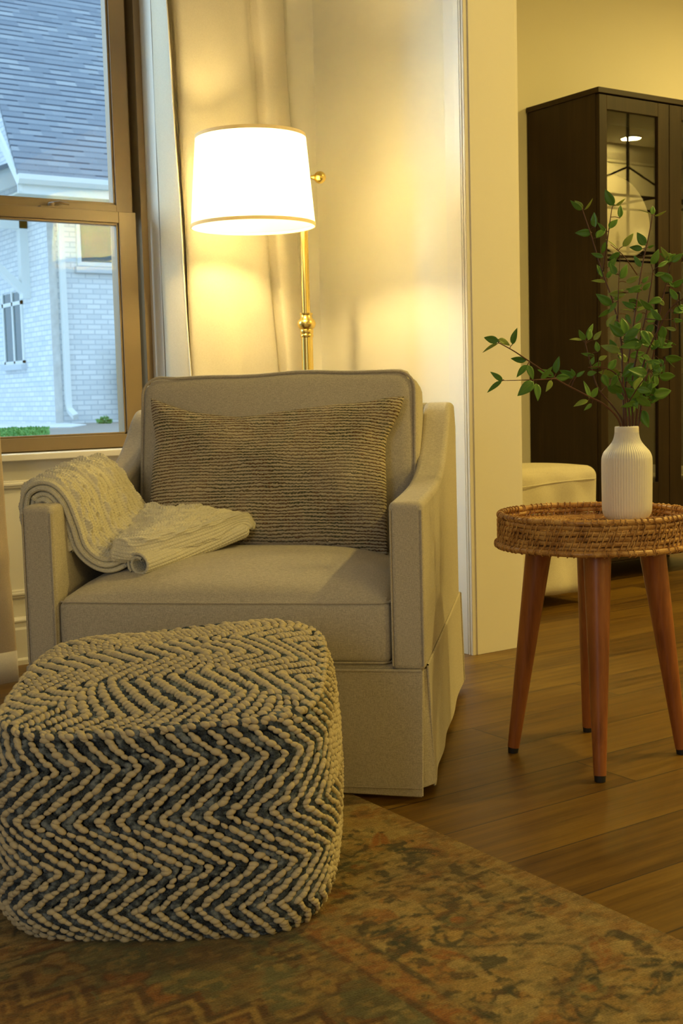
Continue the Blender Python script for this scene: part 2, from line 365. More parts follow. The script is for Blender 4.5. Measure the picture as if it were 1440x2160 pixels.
# ceiling cans (one mirrored in the cabinet glass, the rest added as fill)
M_CANLENS = emis('can_lens', (.80, .93, 1.0), 24); 
for i, (x, y) in enumerate(CANS_DINING+FILL_CANS_LIVING):
    din = i < len(CANS_DINING)
    r = mb(); r.lathe([(.052, -.001), (.078, -.001), (.080, -.006), (.074, -.010), (.055, -.008)], 40, (0, 0, 0)); 
    e = empty('ceiling_can_light', (x, y, ZC), 0, None, 'light', 'recessed ceiling lights')
    e['label'] = ('round recessed ceiling light of the dining room' if din else 'added unseen recessed ceiling light filling the living room')
    e['group'] = 'dining room ceiling lights' if din else 'added living room fill lights'
    r.build('trim_ring', M_TRIM, e)
    d = mb(); d.lathe([(.0005, -.003), (.052, -.003)], 40); d.build('lens', M_CANLENS, e)
    l = bpy.data.lights.new('can_lamp', 'AREA'); l.shape = 'DISK'; l.size = .16; l.energy = P_DINING[i] if din else P_LIVING; l.color = WARM2 if din else WARM
    o = bpy.data.objects.new('can_lamp', l); link(o, e); o.location = (0, 0, -.014)
# ================================================================ outdoors
M_GROUND = plain('bare_ground', (.30, .26, .22), .9, 0, .25, 2.5, .3)
M_SLAB = plain('pale_concrete', (.72, .73, .72), .85, 0, .06, 2, .1)
M_GRASS = plain('lawn_green', (.12, .30, .07), .9, 0, .35, 18)
def brick_paint():
    t = NT('white_painted_brick'); tc = t.n('TexCoord'); v = tc.outputs['UV']
    br = t.n('TexBrick', {'Vector': v, 'Color1': (.68, .72, .74), 'Color2': (.86, .88, .88), 'Mortar': (.55, .60, .64), 'Scale': 1.0, 'Mortar Size': .010, 'Brick Width': .22, 'Row Height': .075})
    n = t.noise(v, 2.2, 4); c = t.mix(t.math('MULTIPLY', n, .35), br.outputs[0], (.66, .70, .73))
    return t.done(t.bsdf(c, .8, 0, t.bump(t.math('SUBTRACT', 0.0, br.outputs[1]), .5, .01), .2))
def shingles():
    t = NT('asphalt_shingles'); tc = t.n('TexCoord'); v = tc.outputs['UV']
    br = t.n('TexBrick', {'Vector': v, 'Color1': (0, 0, 0), 'Color2': (1, 1, 1), 'Mortar': (.5, .5, .5), 'Scale': 1.0, 'Mortar Size': .004, 'Brick Width': .33, 'Row Height': .145}, offset=.43)
    sx = t.n('SeparateXYZ'); t.set(sx.inputs[0], v)
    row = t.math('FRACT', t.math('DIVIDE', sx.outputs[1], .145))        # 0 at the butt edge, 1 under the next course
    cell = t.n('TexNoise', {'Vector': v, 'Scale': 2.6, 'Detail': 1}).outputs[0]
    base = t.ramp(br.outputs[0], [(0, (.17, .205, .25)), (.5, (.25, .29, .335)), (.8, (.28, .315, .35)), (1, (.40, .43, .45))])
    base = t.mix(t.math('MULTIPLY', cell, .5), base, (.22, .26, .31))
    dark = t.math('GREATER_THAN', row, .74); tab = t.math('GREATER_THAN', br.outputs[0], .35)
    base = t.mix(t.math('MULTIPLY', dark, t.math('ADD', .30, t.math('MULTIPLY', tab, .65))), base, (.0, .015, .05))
    nz = t.noise(v, 60, 2); base = t.mix(.12, base, nz)
    return t.done(t.bsdf(base, .95, 0, None, .15))
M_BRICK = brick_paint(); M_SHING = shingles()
M_OUTTRIM = plain('outdoor_white_paint', (.76, .79, .77), .6, 0, .02, 4)
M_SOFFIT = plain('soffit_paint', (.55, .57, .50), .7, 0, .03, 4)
M_DARKPANE = plain('dark_window_pane', (.03, .085, .11), .15, 0, .1, 3)
GZ = .56
m = mb(); m.grid([[(-12, y, z) for y, z in ((4.4, -.25), (8.5, .10), (11.0, GZ), (16, GZ), (60, GZ))], [(40, y, z) for y, z in ((4.4, -.25), (8.5, .10), (11.0, GZ), (16, GZ), (60, GZ))]])
struct('ground', m, M_GROUND)
m = mb(); m.extrude([(-2, 15.6), (5.2, 15.6), (5.95, 14.9), (6.6, 16.0), (6.95, 17.7), (6.95, 30), (-2, 30)], 'z', GZ-.05, GZ+.012); struct('patio_slab', m, M_SLAB, smooth=False)
# lawn: blades as one uncountable mass
m = mb(); P = []
for i in range(5200):
    y = rng.uniform(11.0, 15.3); x = rng.uniform(1.5, .378*y)
    h = rng.uniform(.02, .045); a = rng.uniform(0, 6.28); w = .03; dx, dy = math.cos(a)*w, math.sin(a)*w; l = rng.uniform(-.04, .04)
    m.add([(x-dx, y-dy, GZ), (x+dx, y+dy, GZ), (x+l, y+l, GZ+h)], [(0, 1, 2)])
m.grid([[(1.0, 11.0, GZ+.006), (1.0, 15.3, GZ+.006)], [(4.15, 11.0, GZ+.006), (5.75, 15.3, GZ+.006)]])
tag(m.build('lawn', M_GRASS, smooth=False), 'strip of green lawn outside the window before the white house', 'grass', kind='stuff')

HX, HY, EY, EZ = 6.80, 17.6, 16.96, 4.00
H = empty('neighbor_house', (HX, HY, GZ), 0, 'white painted brick house with grey shingle roof seen through the window', 'house')
def hb(name, m, mat, parent=None, **k):
    for i, p in enumerate(m.v): m.v[i] = (p[0]-HX, p[1]-HY, p[2]-GZ)
    return m.build(name, mat, parent or H, **k)
def quadwall(m, p0, p1, z0, z1, cut=None):
    L = math.dist(p0, p1); m.add([(*p0, z0), (*p1, z0), (*p1, z1), (*p0, z1)], [(0, 1, 2, 3)], [(.001, z0), (L, z0), (L, z1), (.001, z1)])
m = mb(); quadwall(m, (HX, HY), (16, HY), GZ, EZ-.1); quadwall(m, (16, HY), (16, HY+10), GZ, EZ); hb('front_wall', m, M_BRICK, smooth=False)
m = mb(); n_ = 12
m.add([(HX, HY+10, GZ), (HX, HY, GZ), (HX, HY, EZ+.45), (HX, HY+5, EZ+5.4), (HX, HY+10, EZ+.45)], [(0, 1, 2, 3, 4)], [(10, GZ), (0.001, GZ), (.001, EZ+.45), (5, EZ+5.4), (10, EZ+.45)]); hb('gable_wall', m, M_BRICK, smooth=False)
# roof: slope 45 degrees, the left rake leaning slightly in
RX0, RX1, RL = 6.16, 16.4, 5.9
m = mb(); ru = lambda k: (EY+k, EZ+k)
m.add([(RX0, EY, EZ), (RX1, EY, EZ), (RX1, EY+RL, EZ+RL), (RX0+1.06, EY+RL, EZ+RL)], [(0, 1, 2, 3)], [(0.001, 0), (RX1-RX0, 0), (RX1-RX0, RL*1.414), (1.06, RL*1.414)])
m.add([(RX0+1.06, EY+RL, EZ+RL), (RX1, EY+RL, EZ+RL), (RX1, EY+2*RL, EZ), (RX0, EY+2*RL, EZ)], [(0, 1, 2, 3)], [(0.001, 0), (RX1-RX0, 0), (RX1-RX0, RL*1.414), (1.06, RL*1.414)])
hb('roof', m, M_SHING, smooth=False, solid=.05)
m = mb(); m.extrude([(EY-.10, EZ+.03), (EY-.10, EZ-.04), (EY-.06, EZ-.10), (EY+.02, EZ-.10), (EY+.02, EZ+.0), (EY-.0, EZ+.02)], 'x', RX0-.02, RX1); m.box((RX0, EY+.02, EZ-.22), (RX1, EY+.05, EZ-.02)); hb('gutter', m, M_OUTTRIM, smooth=False)
m = mb(); m.box((RX0, EY+.05, EZ-.22), (RX1, HY, EZ-.20)); hb('soffit', m, M_SOFFIT, smooth=False)
m = mb(); m.extrude([(EY+.0, EZ-.02), (EY+.0, EZ-.20), (EY+5, EZ+4.8), (EY+5, EZ+4.98)], 'x', RX0+.02, RX0+.06); hb('rake_board', m, M_OUTTRIM, smooth=False)
m = mb(); m.box((HX-.02, HY-.012, GZ), (HX+.10, HY, EZ-.2)); hb('corner_bricks', m, plain('shaded_brick', (.60, .60, .58), .9, 0, .25, 9), smooth=False)  # corner strip greyed: its shade is put into the colour
m = mb(); m.tube([(6.965, HY-.07, EZ-.2), (6.965, HY-.07, .86), (6.97, HY-.09, .76), (6.985, HY-.28, .66)], .058, 4); hb('downspout', m, M_OUTTRIM, smooth=False)
fr = mb(); ring(fr, 7.22, 7.92, 2.88, 3.72, HY, .06, .05); WF = hb('window', fr, M_OUTTRIM, smooth=False)
m = mb(); m.box((7.28, HY-.02, 2.94), (7.86, HY-.008, 3.66)); hb('pane', m, M_DARKPANE, WF, smooth=False)
m = mb(); m.box((7.18, HY-.09, 2.78), (7.98, HY, 2.87)); hb('window_ledge', m, M_BRICK, WF, smooth=False)
# narrow side window in the gable wall
m = mb()
for y0, y1 in ((18.78, 18.84), (19.18, 19.24), (19.62, 19.68)): m.box((HX-.03, y0, 1.50), (HX+.0, y1, 2.62))
for z0, z1 in ((1.48, 1.54), (2.40, 2.46)): m.box((HX-.03, 18.78, z0), (HX, 19.68, z1))
WS = hb('window', m, M_OUTTRIM, smooth=False)
m = mb(); m.box((HX-.012, 18.84, 1.52), (HX-.004, 19.62, 2.6)); hb('pane', m, M_DARKPANE, WS, smooth=False)
m = mb(); m.box((HX-.09, 18.74, 1.40), (HX, 19.72, 1.48)); hb('window_ledge', m, M_BRICK, WS, smooth=False)
# awning with timber knee brace
m = mb(); m.extrude([(HX, 4.50), (HX, 4.20), (HX-1.3, 3.66), (HX-1.3, 3.96)], 'y', 18.35, 21.0); hb('awning_roof', m, M_OUTTRIM, smooth=False)
m = mb(); m.extrude([(HX, 4.56), (HX, 4.49), (HX-1.34, 3.93), (HX-1.34, 4.0)], 'y', 18.3, 21.0); hb('awning_shingles', m, M_SHING, smooth=False)
m = mb(); m.box((HX-.13, 18.42, 2.46), (HX, 18.56, 3.62)); m.box((HX-1.2, 18.42, 3.50), (HX, 18.56, 3.64))
m.extrude([(HX-.10, 2.50), (HX-.10, 2.66), (HX-1.05, 3.52), (HX-1.18, 3.52)], 'y', 18.43, 18.55); hb('knee_brace', m, M_OUTTRIM, smooth=False)

M_VINE = plain('vine_green', (.035, .13, .075), .7, 0, .3, 30)
def leafclump(name, c, rx, ry, rz, n, sz, label, cat):
    m = mb()
    for i in range(n):
        d = rng.normal(size=3); d /= np.linalg.norm(d); p = np.array(c)+d*np.array([rx, ry, rz])*rng.uniform(.3, 1)**.5
        a = rng.normal(size=3); a /= np.linalg.norm(a); b = np.cross(a, rng.normal(size=3)); b /= np.linalg.norm(b); s = sz*rng.uniform(.6, 1.2)
        m.add([p-a*s, p+b*s*.5, p+a*s, p-b*s*.5], [(0, 1, 2, 3)])
    m.tube([(c[0], c[1], GZ-.01), (c[0], c[1], c[2])], .015, 6)
    return tag(m.build(name, M_GRASS if 'weed' in name else M_VINE, smooth=False), label, cat)
leafclump('climbing_vine', (7.86, 17.42, 1.15), .10, .12, .62, 420, .07, 'narrow dark green climbing plant at the right end of the white house wall', 'plant')
leafclump('weed_tuft', (7.12, 16.6, .60), .10, .10, .06, 60, .05, 'small bright green weed growing at the foot of the downspout', 'plant')
# ================================================================ armchair (local: x right, y to the back, z up)
CA = math.radians(-43.5); CO = (1.3025, 2.44, 0)
ch = empty('armchair', CO, CA, 'oat linen slipcovered armchair with sloping arms facing the pouf', 'armchair')
M_PIPE = fabric('oat_linen_piping', (.42, .37, .285), (.62, .56, .445))
armtop = [(0, .662), (.10, .664), (.25, .667), (.40, .675), (.52, .692), (.60, .715), (.67, .75), (.73, .793), (.78, .838), (.82, .862), (.86, .868), (.95, .866)]
ac = crom(armtop, 40)
for sg, nm in ((-1, 'arm'), (1, 'arm')):
    poly = [(0.0, .288)]+[tuple(p) for p in ac]+[(1.0, .80), (1.02, .288)]
    m = mb(); a, b = (-.462, -.386) if sg < 0 else (.386, .462); m.extrude(poly, 'x', a, b)
    o = m.build('arm', M_LINEN, ch, bevel=.014, seg=4)
    # seams along the front of the arm
    for x in (a+.004, b-.004):
        s = mb(); s.tube([(x, -.0005, .30), (x, -.0005, .645)], .0022, 6); s.build('front_seam', M_PIPE, o)
m = mb(); m.extrude([(.86, .20), (.84, .60), (.90, .868), (.985, .866), (1.02, .20)], 'x', -.40, .40); m.build('backrest', M_LINEN, ch, bevel=.015, seg=3)
m = mb(); m.box((-.455, .012, .17), (.455, 1.0, .300)); m.build('seat_deck', M_LINEN, ch, bevel=.008)
# skirt panels
def sheet(pts_top, pts_bot, n=40, wav=.0, k=5, m=None, th=.006):
    T, Bm = crom(pts_top, n), crom(pts_bot, n); P = np.array([T*(1-f)+Bm*f for f in np.linspace(0, 1, 24)])
    N = gnormals(P); s = np.linspace(0, 1, n)[None, :]; f = np.linspace(0, 1, 24)[:, None]
    P = P+N*(wav*np.sin(s*k*6.283+1.2)*f)[..., None]
    return slab(P, np.zeros(P.shape[:2]), th, m)
m = sheet([(-.462, -.004, .290), (0, -.004, .290), (.453, -.004, .290)], [(-.472, -.012, .017), (0, -.010, .019), (.450, -.018, .013)], 40, .002, 2); m.build('front_skirt', M_LINEN, ch)
m = mb(); m.tube([(-.462, -.004, .289), (.453, -.004, .289)], .0025, 6); m.tube([(-.47, -.0145, .034), (.449, -.0195, .030)], .0012, 6); m.build('skirt_seam', M_PIPE, ch)
m = sheet([(.466, .030, .296), (.467, .3, .296), (.467, .6, .296), (.466, 1.01, .296)], [(.472, .055, .016), (.469, .3, .022), (.468, .62, .024), (.470, 1.02, .026)], 60, .0025, 3); m.build('side_skirt', M_LINEN, ch)
m = sheet([(-.466, .030, .296), (-.467, .6, .296), (-.466, 1.01, .296)], [(-.478, .03, .020), (-.474, .5, .02), (-.492, 1.05, .02)], 40, .006, 3); m.build('side_skirt', M_LINEN, ch)
m = sheet([(.430, .030, .285), (.448, .022, .285), (.464, .034, .285)], [(.425, .03, .022), (.448, .020, .022), (.472, .05, .022)], 12, 0); m.build('pleat_inset', M_LINEN, ch)
m = sheet([(-.466, 1.02, .296), (0, 1.025, .296), (.466, 1.02, .296)], [(-.48, 1.04, .02), (0, 1.04, .02), (.472, 1.035, .026)], 30, .004, 3); m.build('back_skirt', M_LINEN, ch)
for x in (-.38, .38):
    for y in (.08, .92):
        m = mb(); m.lathe([(.018, 0), (.024, .17)], 16, (x, y, 0), caps=(True, True)); m.build('leg', M_ESPR, ch)
# seat cushion: boxed, crowned on top
def seatf(p, q):
    x, y, z = p; ex = max(0, 1-abs(q[0])**3.2); ey = max(0, 1-abs(q[1])**2.6)
    if q[2] > 0: z += (.078*ex**.6*ey**.55)*max(0, q[2])
    y += .006*(1-q[0]**2)*(-1 if q[1] < 0 else 1)*(1-q[2]**2); 
    return np.array([x*(1+.004*(1-q[2]**2)), y, z])
o = rbox((0, .335, .371), (.768, .655, .140), .016, 26, seatf).build('seat_cushion', M_LINEN, ch); weld(o)
for z in (.4385, .3045):
    s = mb(); s.tube([(-.382, .02, z), (-.37, .008, z), (-.2, .003, z), (0, .001, z), (.2, .003, z), (.37, .008, z), (.382, .02, z), (.385, .12, z)], .0024, 8); s.build('piping', M_PIPE, o)
# back cushion: boxed, leaning
BT = math.radians(9)
def backf(p, q):
    x, y, z = p
    y -= .035*max(0, 1-abs(q[0])**2.5)*max(0, 1-abs(q[2])**2.2)*(1 if q[1] < 0 else 0)*1.0
    z += (.0035*math.sin(x*9+.6)+.002*math.sin(x*23))*max(0, q[2])**3
    return np.array([x*(1-.012*max(0, q[2])), y, z])
def tilt(P):
    P = np.asarray(P); y, z = P[..., 1], P[..., 2]+.25
    return np.stack([P[..., 0]+.004, .655+y*math.cos(BT)+z*math.sin(BT), .455+z*math.cos(BT)-y*math.sin(BT)], -1)
BW, BTH, BH = .775, .175, .508
m = rbox((0, 0, 0), (BW, BTH, BH), .034, 26, backf); 
# soften the four outline corners
V = np.array(m.v); rc = .055
for i in range(len(V)):
    dx = abs(V[i, 0])-(BW/2-rc); dz = V[i, 2]-(BH/2-rc)
    if dx > 0 and dz > 0:
        L = math.hypot(dx, dz); mx = max(dx, dz)
        k = mx/L; V[i, 0] = math.copysign(BW/2-rc+dx*k, V[i, 0]); V[i, 2] = BH/2-rc+dz*k
m.v = [tuple(p) for p in tilt(V)]
o = m.build('back_cushion', M_LINEN, ch); weld(o)
def outline(yy, ins):
    pts = []; hx, hz, r = BW/2-ins, BH/2-ins, .05
    for a in np.linspace(0, math.pi/2, 8): pts.append((hx-r+r*math.cos(a), yy, hz-r+r*math.sin(a)))
    for x in np.linspace(hx-r-.05, -hx+r+.05, 24): pts.append((x, yy, hz+.0035*math.sin(x*9+.6)+.002*math.sin(x*23)))
    for a in np.linspace(math.pi/2, math.pi, 8): pts.append((-hx+r+r*math.cos(a), yy, hz-r+r*math.sin(a)))
    return [(hx, yy, -hz)]+[(hx, yy, z) for z in np.linspace(-hz+.05, hz-r-.02, 10)]+pts+[(-hx, yy, z) for z in np.linspace(hz-r-.02, -hz+.05, 10)]
s = mb(); s.tube([tuple(p) for p in tilt(np.array(outline(-BTH/2+.004, .010)))], .0042, 8); s.build('piping', M_PIPE, o)

# ---------------------------------------------------------------- lumbar pillow
def pillow_mat():
    t = NT('handwoven_kilim'); tc = t.n('TexCoord'); uv = tc.outputs['UV']
    def mp(sc, src=uv):
        q = t.n('Mapping'); t.set(q.inputs[0], src); q.inputs['Scale'].default_value = sc; return q.outputs[0]
    sx = t.n('SeparateXYZ'); t.set(sx.inputs[0], uv); u, v = sx.outputs[0], sx.outputs[1]
    wob = t.math('MULTIPLY', t.math('SUBTRACT', t.noise(mp((7, 22, 1)), 1, 3), .5), .016)
    fine = t.math('MULTIPLY', t.math('SUBTRACT', t.noise(mp((150, 100, 1)), 1, 2), .5), .0075)
    vv = t.math('ADD', t.math('ADD', v, wob), fine)
    row = t.math('ABSOLUTE', t.math('SUBTRACT', t.math('FRACT', t.math('DIVIDE', vv, .0084)), .5))    # 0 mid row .. .5 gap
    gap = t.ramp(row, [(.26, (0, 0, 0)), (.42, (1, 1, 1))])
    warp = t.math('ABSOLUTE', t.math('SUBTRACT', t.math('FRACT', t.math('DIVIDE', u, .0085)), .5))
    warpf = t.ramp(t.math('ADD', warp, t.math('MULTIPLY', t.noise(mp((60, 30, 1)), 1, 1), .3)), [(.50, (1, 1, 1)), (.62, (0, 0, 0))])
    patch = t.noise(mp((5.5, 7, 1)), 1, 4, .6); patch2 = t.noise(mp((9, 6, 1)), 1.3, 3, .6)
    light = t.ramp(t.math('ADD', t.math('MULTIPLY', patch, .6), t.math('MULTIPLY', patch2, .4)), [(.3, (.68, .58, .41)), (.5, (.58, .49, .34)), (.68, (.43, .39, .27))])
    dark = t.ramp(patch2, [(.32, (.115, .090, .036)), (.44, (.060, .075, .034)), (.54, (.20, .090, .036)), (.66, (.065, .060, .040))])
    amt = t.math('MULTIPLY', gap, t.ramp(patch, [(.30, (.45, .45, .45)), (.55, (.95, .95, .95))]))
    amt = t.math('MULTIPLY', amt, t.math('ADD', .55, t.math('MULTIPLY', warpf, .45)))
    col = t.mix(amt, light, dark)
    h = t.math('SUBTRACT', 1.0, t.math('MULTIPLY', gap, .9)); h = t.math('ADD', h, t.math('MULTIPLY', t.noise(mp((300, 300, 1)), 1, 2), .5))
    return t.done(t.bsdf(col, .95, 0, t.bump(h, 1.0, .006), .15))
M_KILIM = pillow_mat()
top = [(-.334, .453), (-.3, .440), (-.225, .414), (-.145, .401), (-.066, .394), (.038, .406), (.166, .420), (.255, .426), (.318, .438), (.360, .440)]
bot = [(-.315, .045), (-.2, .042), (-.064, .038), (.101, .036), (.226, .030), (.323, .012)]
lef = [(-.315, .045), (-.318, .12), (-.317, .19), (-.315, .266), (-.313, .335), (-.327, .40), (-.334, .453)]
rig = [(.323, .012), (.320, .10), (.317, .19), (.313, .27), (.316, .325), (.345, .39), (.360, .440)]
n1, n2 = 110, 70
Tc, Bc, Lc, Rc = crom(top, n1), crom(bot, n1), crom(lef, n2), crom(rig, n2)
s = np.linspace(0, 1, n1)[:, None, None]; tt = np.linspace(0, 1, n2)[None, :, None]
Pc = (1-tt)*Bc[:, None]+tt*Tc[:, None]+(1-s)*Lc[None]+s*Rc[None]-((1-s)*(1-tt)*Bc[0]+s*(1-tt)*Bc[-1]+(1-s)*tt*Tc[0]+s*tt*Tc[-1])
s2, t2 = s[..., 0], tt[..., 0]
th = .118*(16*s2*(1-s2)*t2*(1-t2))**.50
th *= 1+.13*np.sin(s2*8+t2*3)*np.sin(t2*6)+.05*np.sin(s2*23-t2*9)-.28*np.exp(-(((s2-.38)/.13)**2+((t2-1.0)/.22)**2))-.35*np.exp(-(((s2-.93)/.06)**2+((t2-.72)/.10)**2))
ub = np.array([1., 0, 0]); vb = np.array([0, .14, .43]); vb /= np.linalg.norm(vb); nb = np.array([0, -vb[2], vb[1]]); p0 = np.array([0, .450, .470])
C3 = p0+Pc[..., :1]*ub+Pc[..., 1:]*vb
m = mb(); m.grid(C3+nb*th[..., None]*.62, uv=Pc); m.grid((C3-nb*th[..., None]*.62)[::-1], uv=Pc[::-1])
for i in range(m.n):
    pass
cm = Matrix.Translation(CO) @ Matrix.Rotation(CA, 4, 'Z')
pl = m.build('lumbar_pillow', M_KILIM); weld(pl, 2e-4); pl.matrix_world = cm
tag(pl, 'long handwoven lumbar pillow in faded olive and beige leaning on the armchair back', 'pillow')

# ---------------------------------------------------------------- knitted throw
def knit_mat():
    t = NT('cream_knit_yarn'); tc = t.n('TexCoord'); uv = tc.outputs['UV']
    sx = t.n('SeparateXYZ'); t.set(sx.inputs[0], uv); u, v = sx.outputs[0], sx.outputs[1]
    n = t.noise(uv, 30, 3)
    q = .0090; zz = t.math('MULTIPLY', t.math('ABSOLUTE', t.math('SUBTRACT', t.math('FRACT', t.math('DIVIDE', v, q)), .5)), 1.1)
    st = t.math('FRACT', t.math('ADD', t.math('DIVIDE', u, .0072), zz)); stt = t.math('ABSOLUTE', t.math('SUBTRACT', st, .5))
    col_ = t.math('ABSOLUTE', t.math('SUBTRACT', t.math('FRACT', t.math('DIVIDE', v, q)), .5))
    h = t.math('ADD', t.math('MULTIPLY', t.ramp(stt, [(.0, (1, 1, 1)), (.5, (0, 0, 0))]), .5), t.math('MULTIPLY', t.ramp(col_, [(.25, (1, 1, 1)), (.5, (0, 0, 0))]), .6))
    h = t.math('ADD', h, t.math('MULTIPLY', t.noise(uv, 700, 2), .25))
    col = t.mix(n, (.74, .69, .52), (.84, .79, .62))
    return t.done(t.bsdf(col, .95, 0, t.bump(h, .65, .003), .15, sheen=.2))
M_KNIT = knit_mat()
def knit(P, amp=1.0, cable=True, ph=0):
    U, Vv = arcl(P, 0), arcl(P, 1)
    d = .0015*np.abs(np.sin(np.pi*Vv/.009))+.0008*np.sin(2*np.pi*U/.0072+2.2*np.abs(np.sin(np.pi*Vv/.009)))
    if cable:
        c = (Vv+ph) % .105; L = U*2*np.pi/.075
        for k, a in ((.022, 0), (.034, np.pi)):
            x0 = k+.006*np.sin(L+a); d += .0066*np.exp(-((c-x0)/.0052)**2)*(1+.25*np.sin(L*2+a))
        for k in (.010, .046): d -= .0028*np.exp(-((c-k)/.0035)**2)
        # lozenge panel with eyelets
        cc = c-.078; lz = np.abs(np.abs(cc)-.014*np.abs(np.sin(L/2))); d += .0042*np.exp(-(lz/.0040)**2)
        d -= .0080*np.exp(-(((U % .0375)-.018)/.0035)**2-((np.abs(cc)-.004)/.003)**2)
    w = np.minimum(Vv, Vv[:, -1:]-Vv); d *= np.clip(w/.010, .12, 1)
    loc = np.gradient(Vv, axis=1)/np.maximum(np.gradient(Vv, axis=1).max(), 1e-6); d *= np.clip(loc*2.2-.15, .1, 1)
    return d*amp
thr = empty('knitted_throw', CO, CA, 'cream cable-knit throw draped over the left armchair arm and seat', 'throw blanket')
D = [[(-.500, .085, .600), (-.503, .085, .655), (-.487, .080, .698), (-.447, .075, .718), (-.402, .070, .710), (-.370, .075, .672), (-.351, .085, .612), (-.337, .095, .558), (-.305, .112, .530), (-.265, .130, .545), (-.215, .155, .566)],
     [(-.505, .20, .615), (-.508, .20, .675), (-.490, .20, .714), (-.450, .20, .737), (-.402, .20, .735), (-.358, .205, .702), (-.336, .215, .645), (-.320, .235, .593), (-.288, .25, .568), (-.245, .262, .580), (-.195, .275, .598)],
     [(-.502, .33, .625), (-.504, .33, .688), (-.487, .33, .726), (-.450, .33, .747), (-.402, .33, .746), (-.362, .34, .715), (-.334, .35, .662), (-.314, .37, .617), (-.280, .38, .603), (-.230, .39, .612), (-.170, .40, .622)],
     [(-.500, .43, .635), (-.500, .43, .700), (-.482, .43, .736), (-.450, .43, .752), (-.402, .435, .745), (-.364, .45, .702), (-.334, .47, .645), (-.314, .49, .618), (-.280, .50, .618), (-.220, .505, .622), (-.150, .50, .618)]]
D = np.array(D)
def layer(ctrl, nu, nv, off, fshift, u1, th, cable, name, par, ph=0):
    G = cgrid(ctrl[:, :u1], nv, nu).transpose(1, 0, 2)           # u along the drape, v front to back
    N = gnormals(G); 
    if N[:, :, 2].mean() < 0: N = -N; flip = True
    else: flip = False
    G = G-N*off; G[..., 1] -= fshift*np.linspace(1, 0, G.shape[1])[None, :]
    if flip: G = G[:, ::-1]
    m = slab(G, knit(G, 1, cable, ph), th)
    return m.build(name, M_KNIT, par, angle=60)
layer(D, 330, 190, .002, 0, 11, .011, True, 'top_fold', thr)
layer(D, 150, 90, .0155, .006, 11, .012, False, 'under_fold', thr, .002)
layer(D, 150, 90, .0295, .002, 10, .012, False, 'under_fold', thr, .004)
layer(D, 150, 90, .0430, .009, 8, .012, False, 'under_fold', thr, .001)
# the end bunched on the seat: an upper flap with a curled front lip, and a roll beneath it
F = np.array([[(-.310, .16, .552), (-.262, .105, .535), (-.235, .120, .520), (-.215, .150, .522)],
              [(-.262, .115, .566), (-.225, .105, .548), (-.185, .145, .527), (-.17, .19, .526)]]) if False else None
B_ = np.array([
 # each row runs from the front lip (tucked under) over the top to the back; rows go left -> right
 [(-.268, .150, .512), (-.283, .108, .520), (-.284, .103, .545), (-.278, .125, .566), (-.290, .22, .582), (-.300, .34, .600), (-.300, .46, .622), (-.300, .52, .626), (-.305, .545, .600)],
 [(-.215, .165, .518), (-.232, .112, .522), (-.236, .108, .552), (-.225, .135, .578), (-.230, .23, .588), (-.240, .34, .606), (-.245, .45, .622), (-.245, .52, .628), (-.248, .545, .60)],
 [(-.165, .205, .528), (-.178, .150, .530), (-.182, .146, .557), (-.172, .175, .582), (-.172, .26, .596), (-.180, .36, .604), (-.185, .45, .618), (-.190, .515, .626), (-.192, .545, .60)],
 [(-.110, .275, .540), (-.122, .225, .540), (-.125, .220, .565), (-.116, .245, .590), (-.112, .32, .598), (-.115, .40, .604), (-.118, .46, .612), (-.122, .505, .616), (-.125, .535, .59)],
 [(-.065, .350, .550), (-.072, .305, .550), (-.075, .300, .573), (-.068, .325, .595), (-.062, .37, .602), (-.062, .42, .604), (-.064, .46, .606), (-.068, .495, .604), (-.072, .52, .58)],
 [(-.045, .400, .555), (-.040, .370, .555), (-.042, .365, .572), (-.036, .38, .588), (-.030, .40, .592), (-.030, .43, .594), (-.031, .455, .592), (-.034, .48, .586), (-.045, .50, .57)],
 [(-.055, .405, .552), (-.030, .39, .550), (-.028, .39, .560), (-.020, .40, .566), (-.016, .41, .568), (-.016, .43, .568), (-.017, .445, .566), (-.022, .46, .560), (-.05, .47, .555)]])
G = cgrid(B_, 200, 260)
# rolling ridges across the flap
sv = np.linspace(0, 1, 260)[None, :]; su = np.linspace(0, 1, 200)[:, None]
G[..., 2] += (.006*np.sin(sv*21+su*5)+.004*np.sin(sv*9-su*11))*np.clip((sv-.3)*4, 0, 1)*np.clip((.97-sv)*12, 0, 1)
N = gnormals(G); G2 = G if N[80:120, 120:160, 2].mean() > 0 else G[::-1]
slab(G2, knit(G2, 1.0, True, .03), .012).build('seat_flap', M_KNIT, thr, angle=60)
# roll: spiral section swept along the seat
ax = crom([(-.218, .100, .513), (-.185, .16, .518), (-.150, .235, .526), (-.105, .305, .538), (-.062, .365, .552), (-.035, .41, .560)], 90); R_ = []
for i, c in enumerate(ax):
    f = i/89; t_ = ax[min(i+1, 89)]-ax[max(i-1, 0)]; t_ /= np.linalg.norm(t_); sd = np.cross(t_, [0, 0, 1]); sd /= np.linalg.norm(sd); upv = np.cross(sd, t_)
    row = []
    for a in np.linspace(0, 1, 150):
        th_ = 1.0+a*2*math.pi*1.45; r = (.0320-.0125*(1-a)*1.1)*(1-.22*f)
        if f > .9: r *= math.sqrt(max(.05, 1-((f-.9)/.1)**2))
        row.append(c+sd*math.cos(th_)*r*1.25+upv*math.sin(th_)*r)
    R_.append(row)
R_ = np.array(R_); slab(R_, knit(R_, .8, False, .01), .006).build('seat_roll', M_KNIT, thr, angle=60)

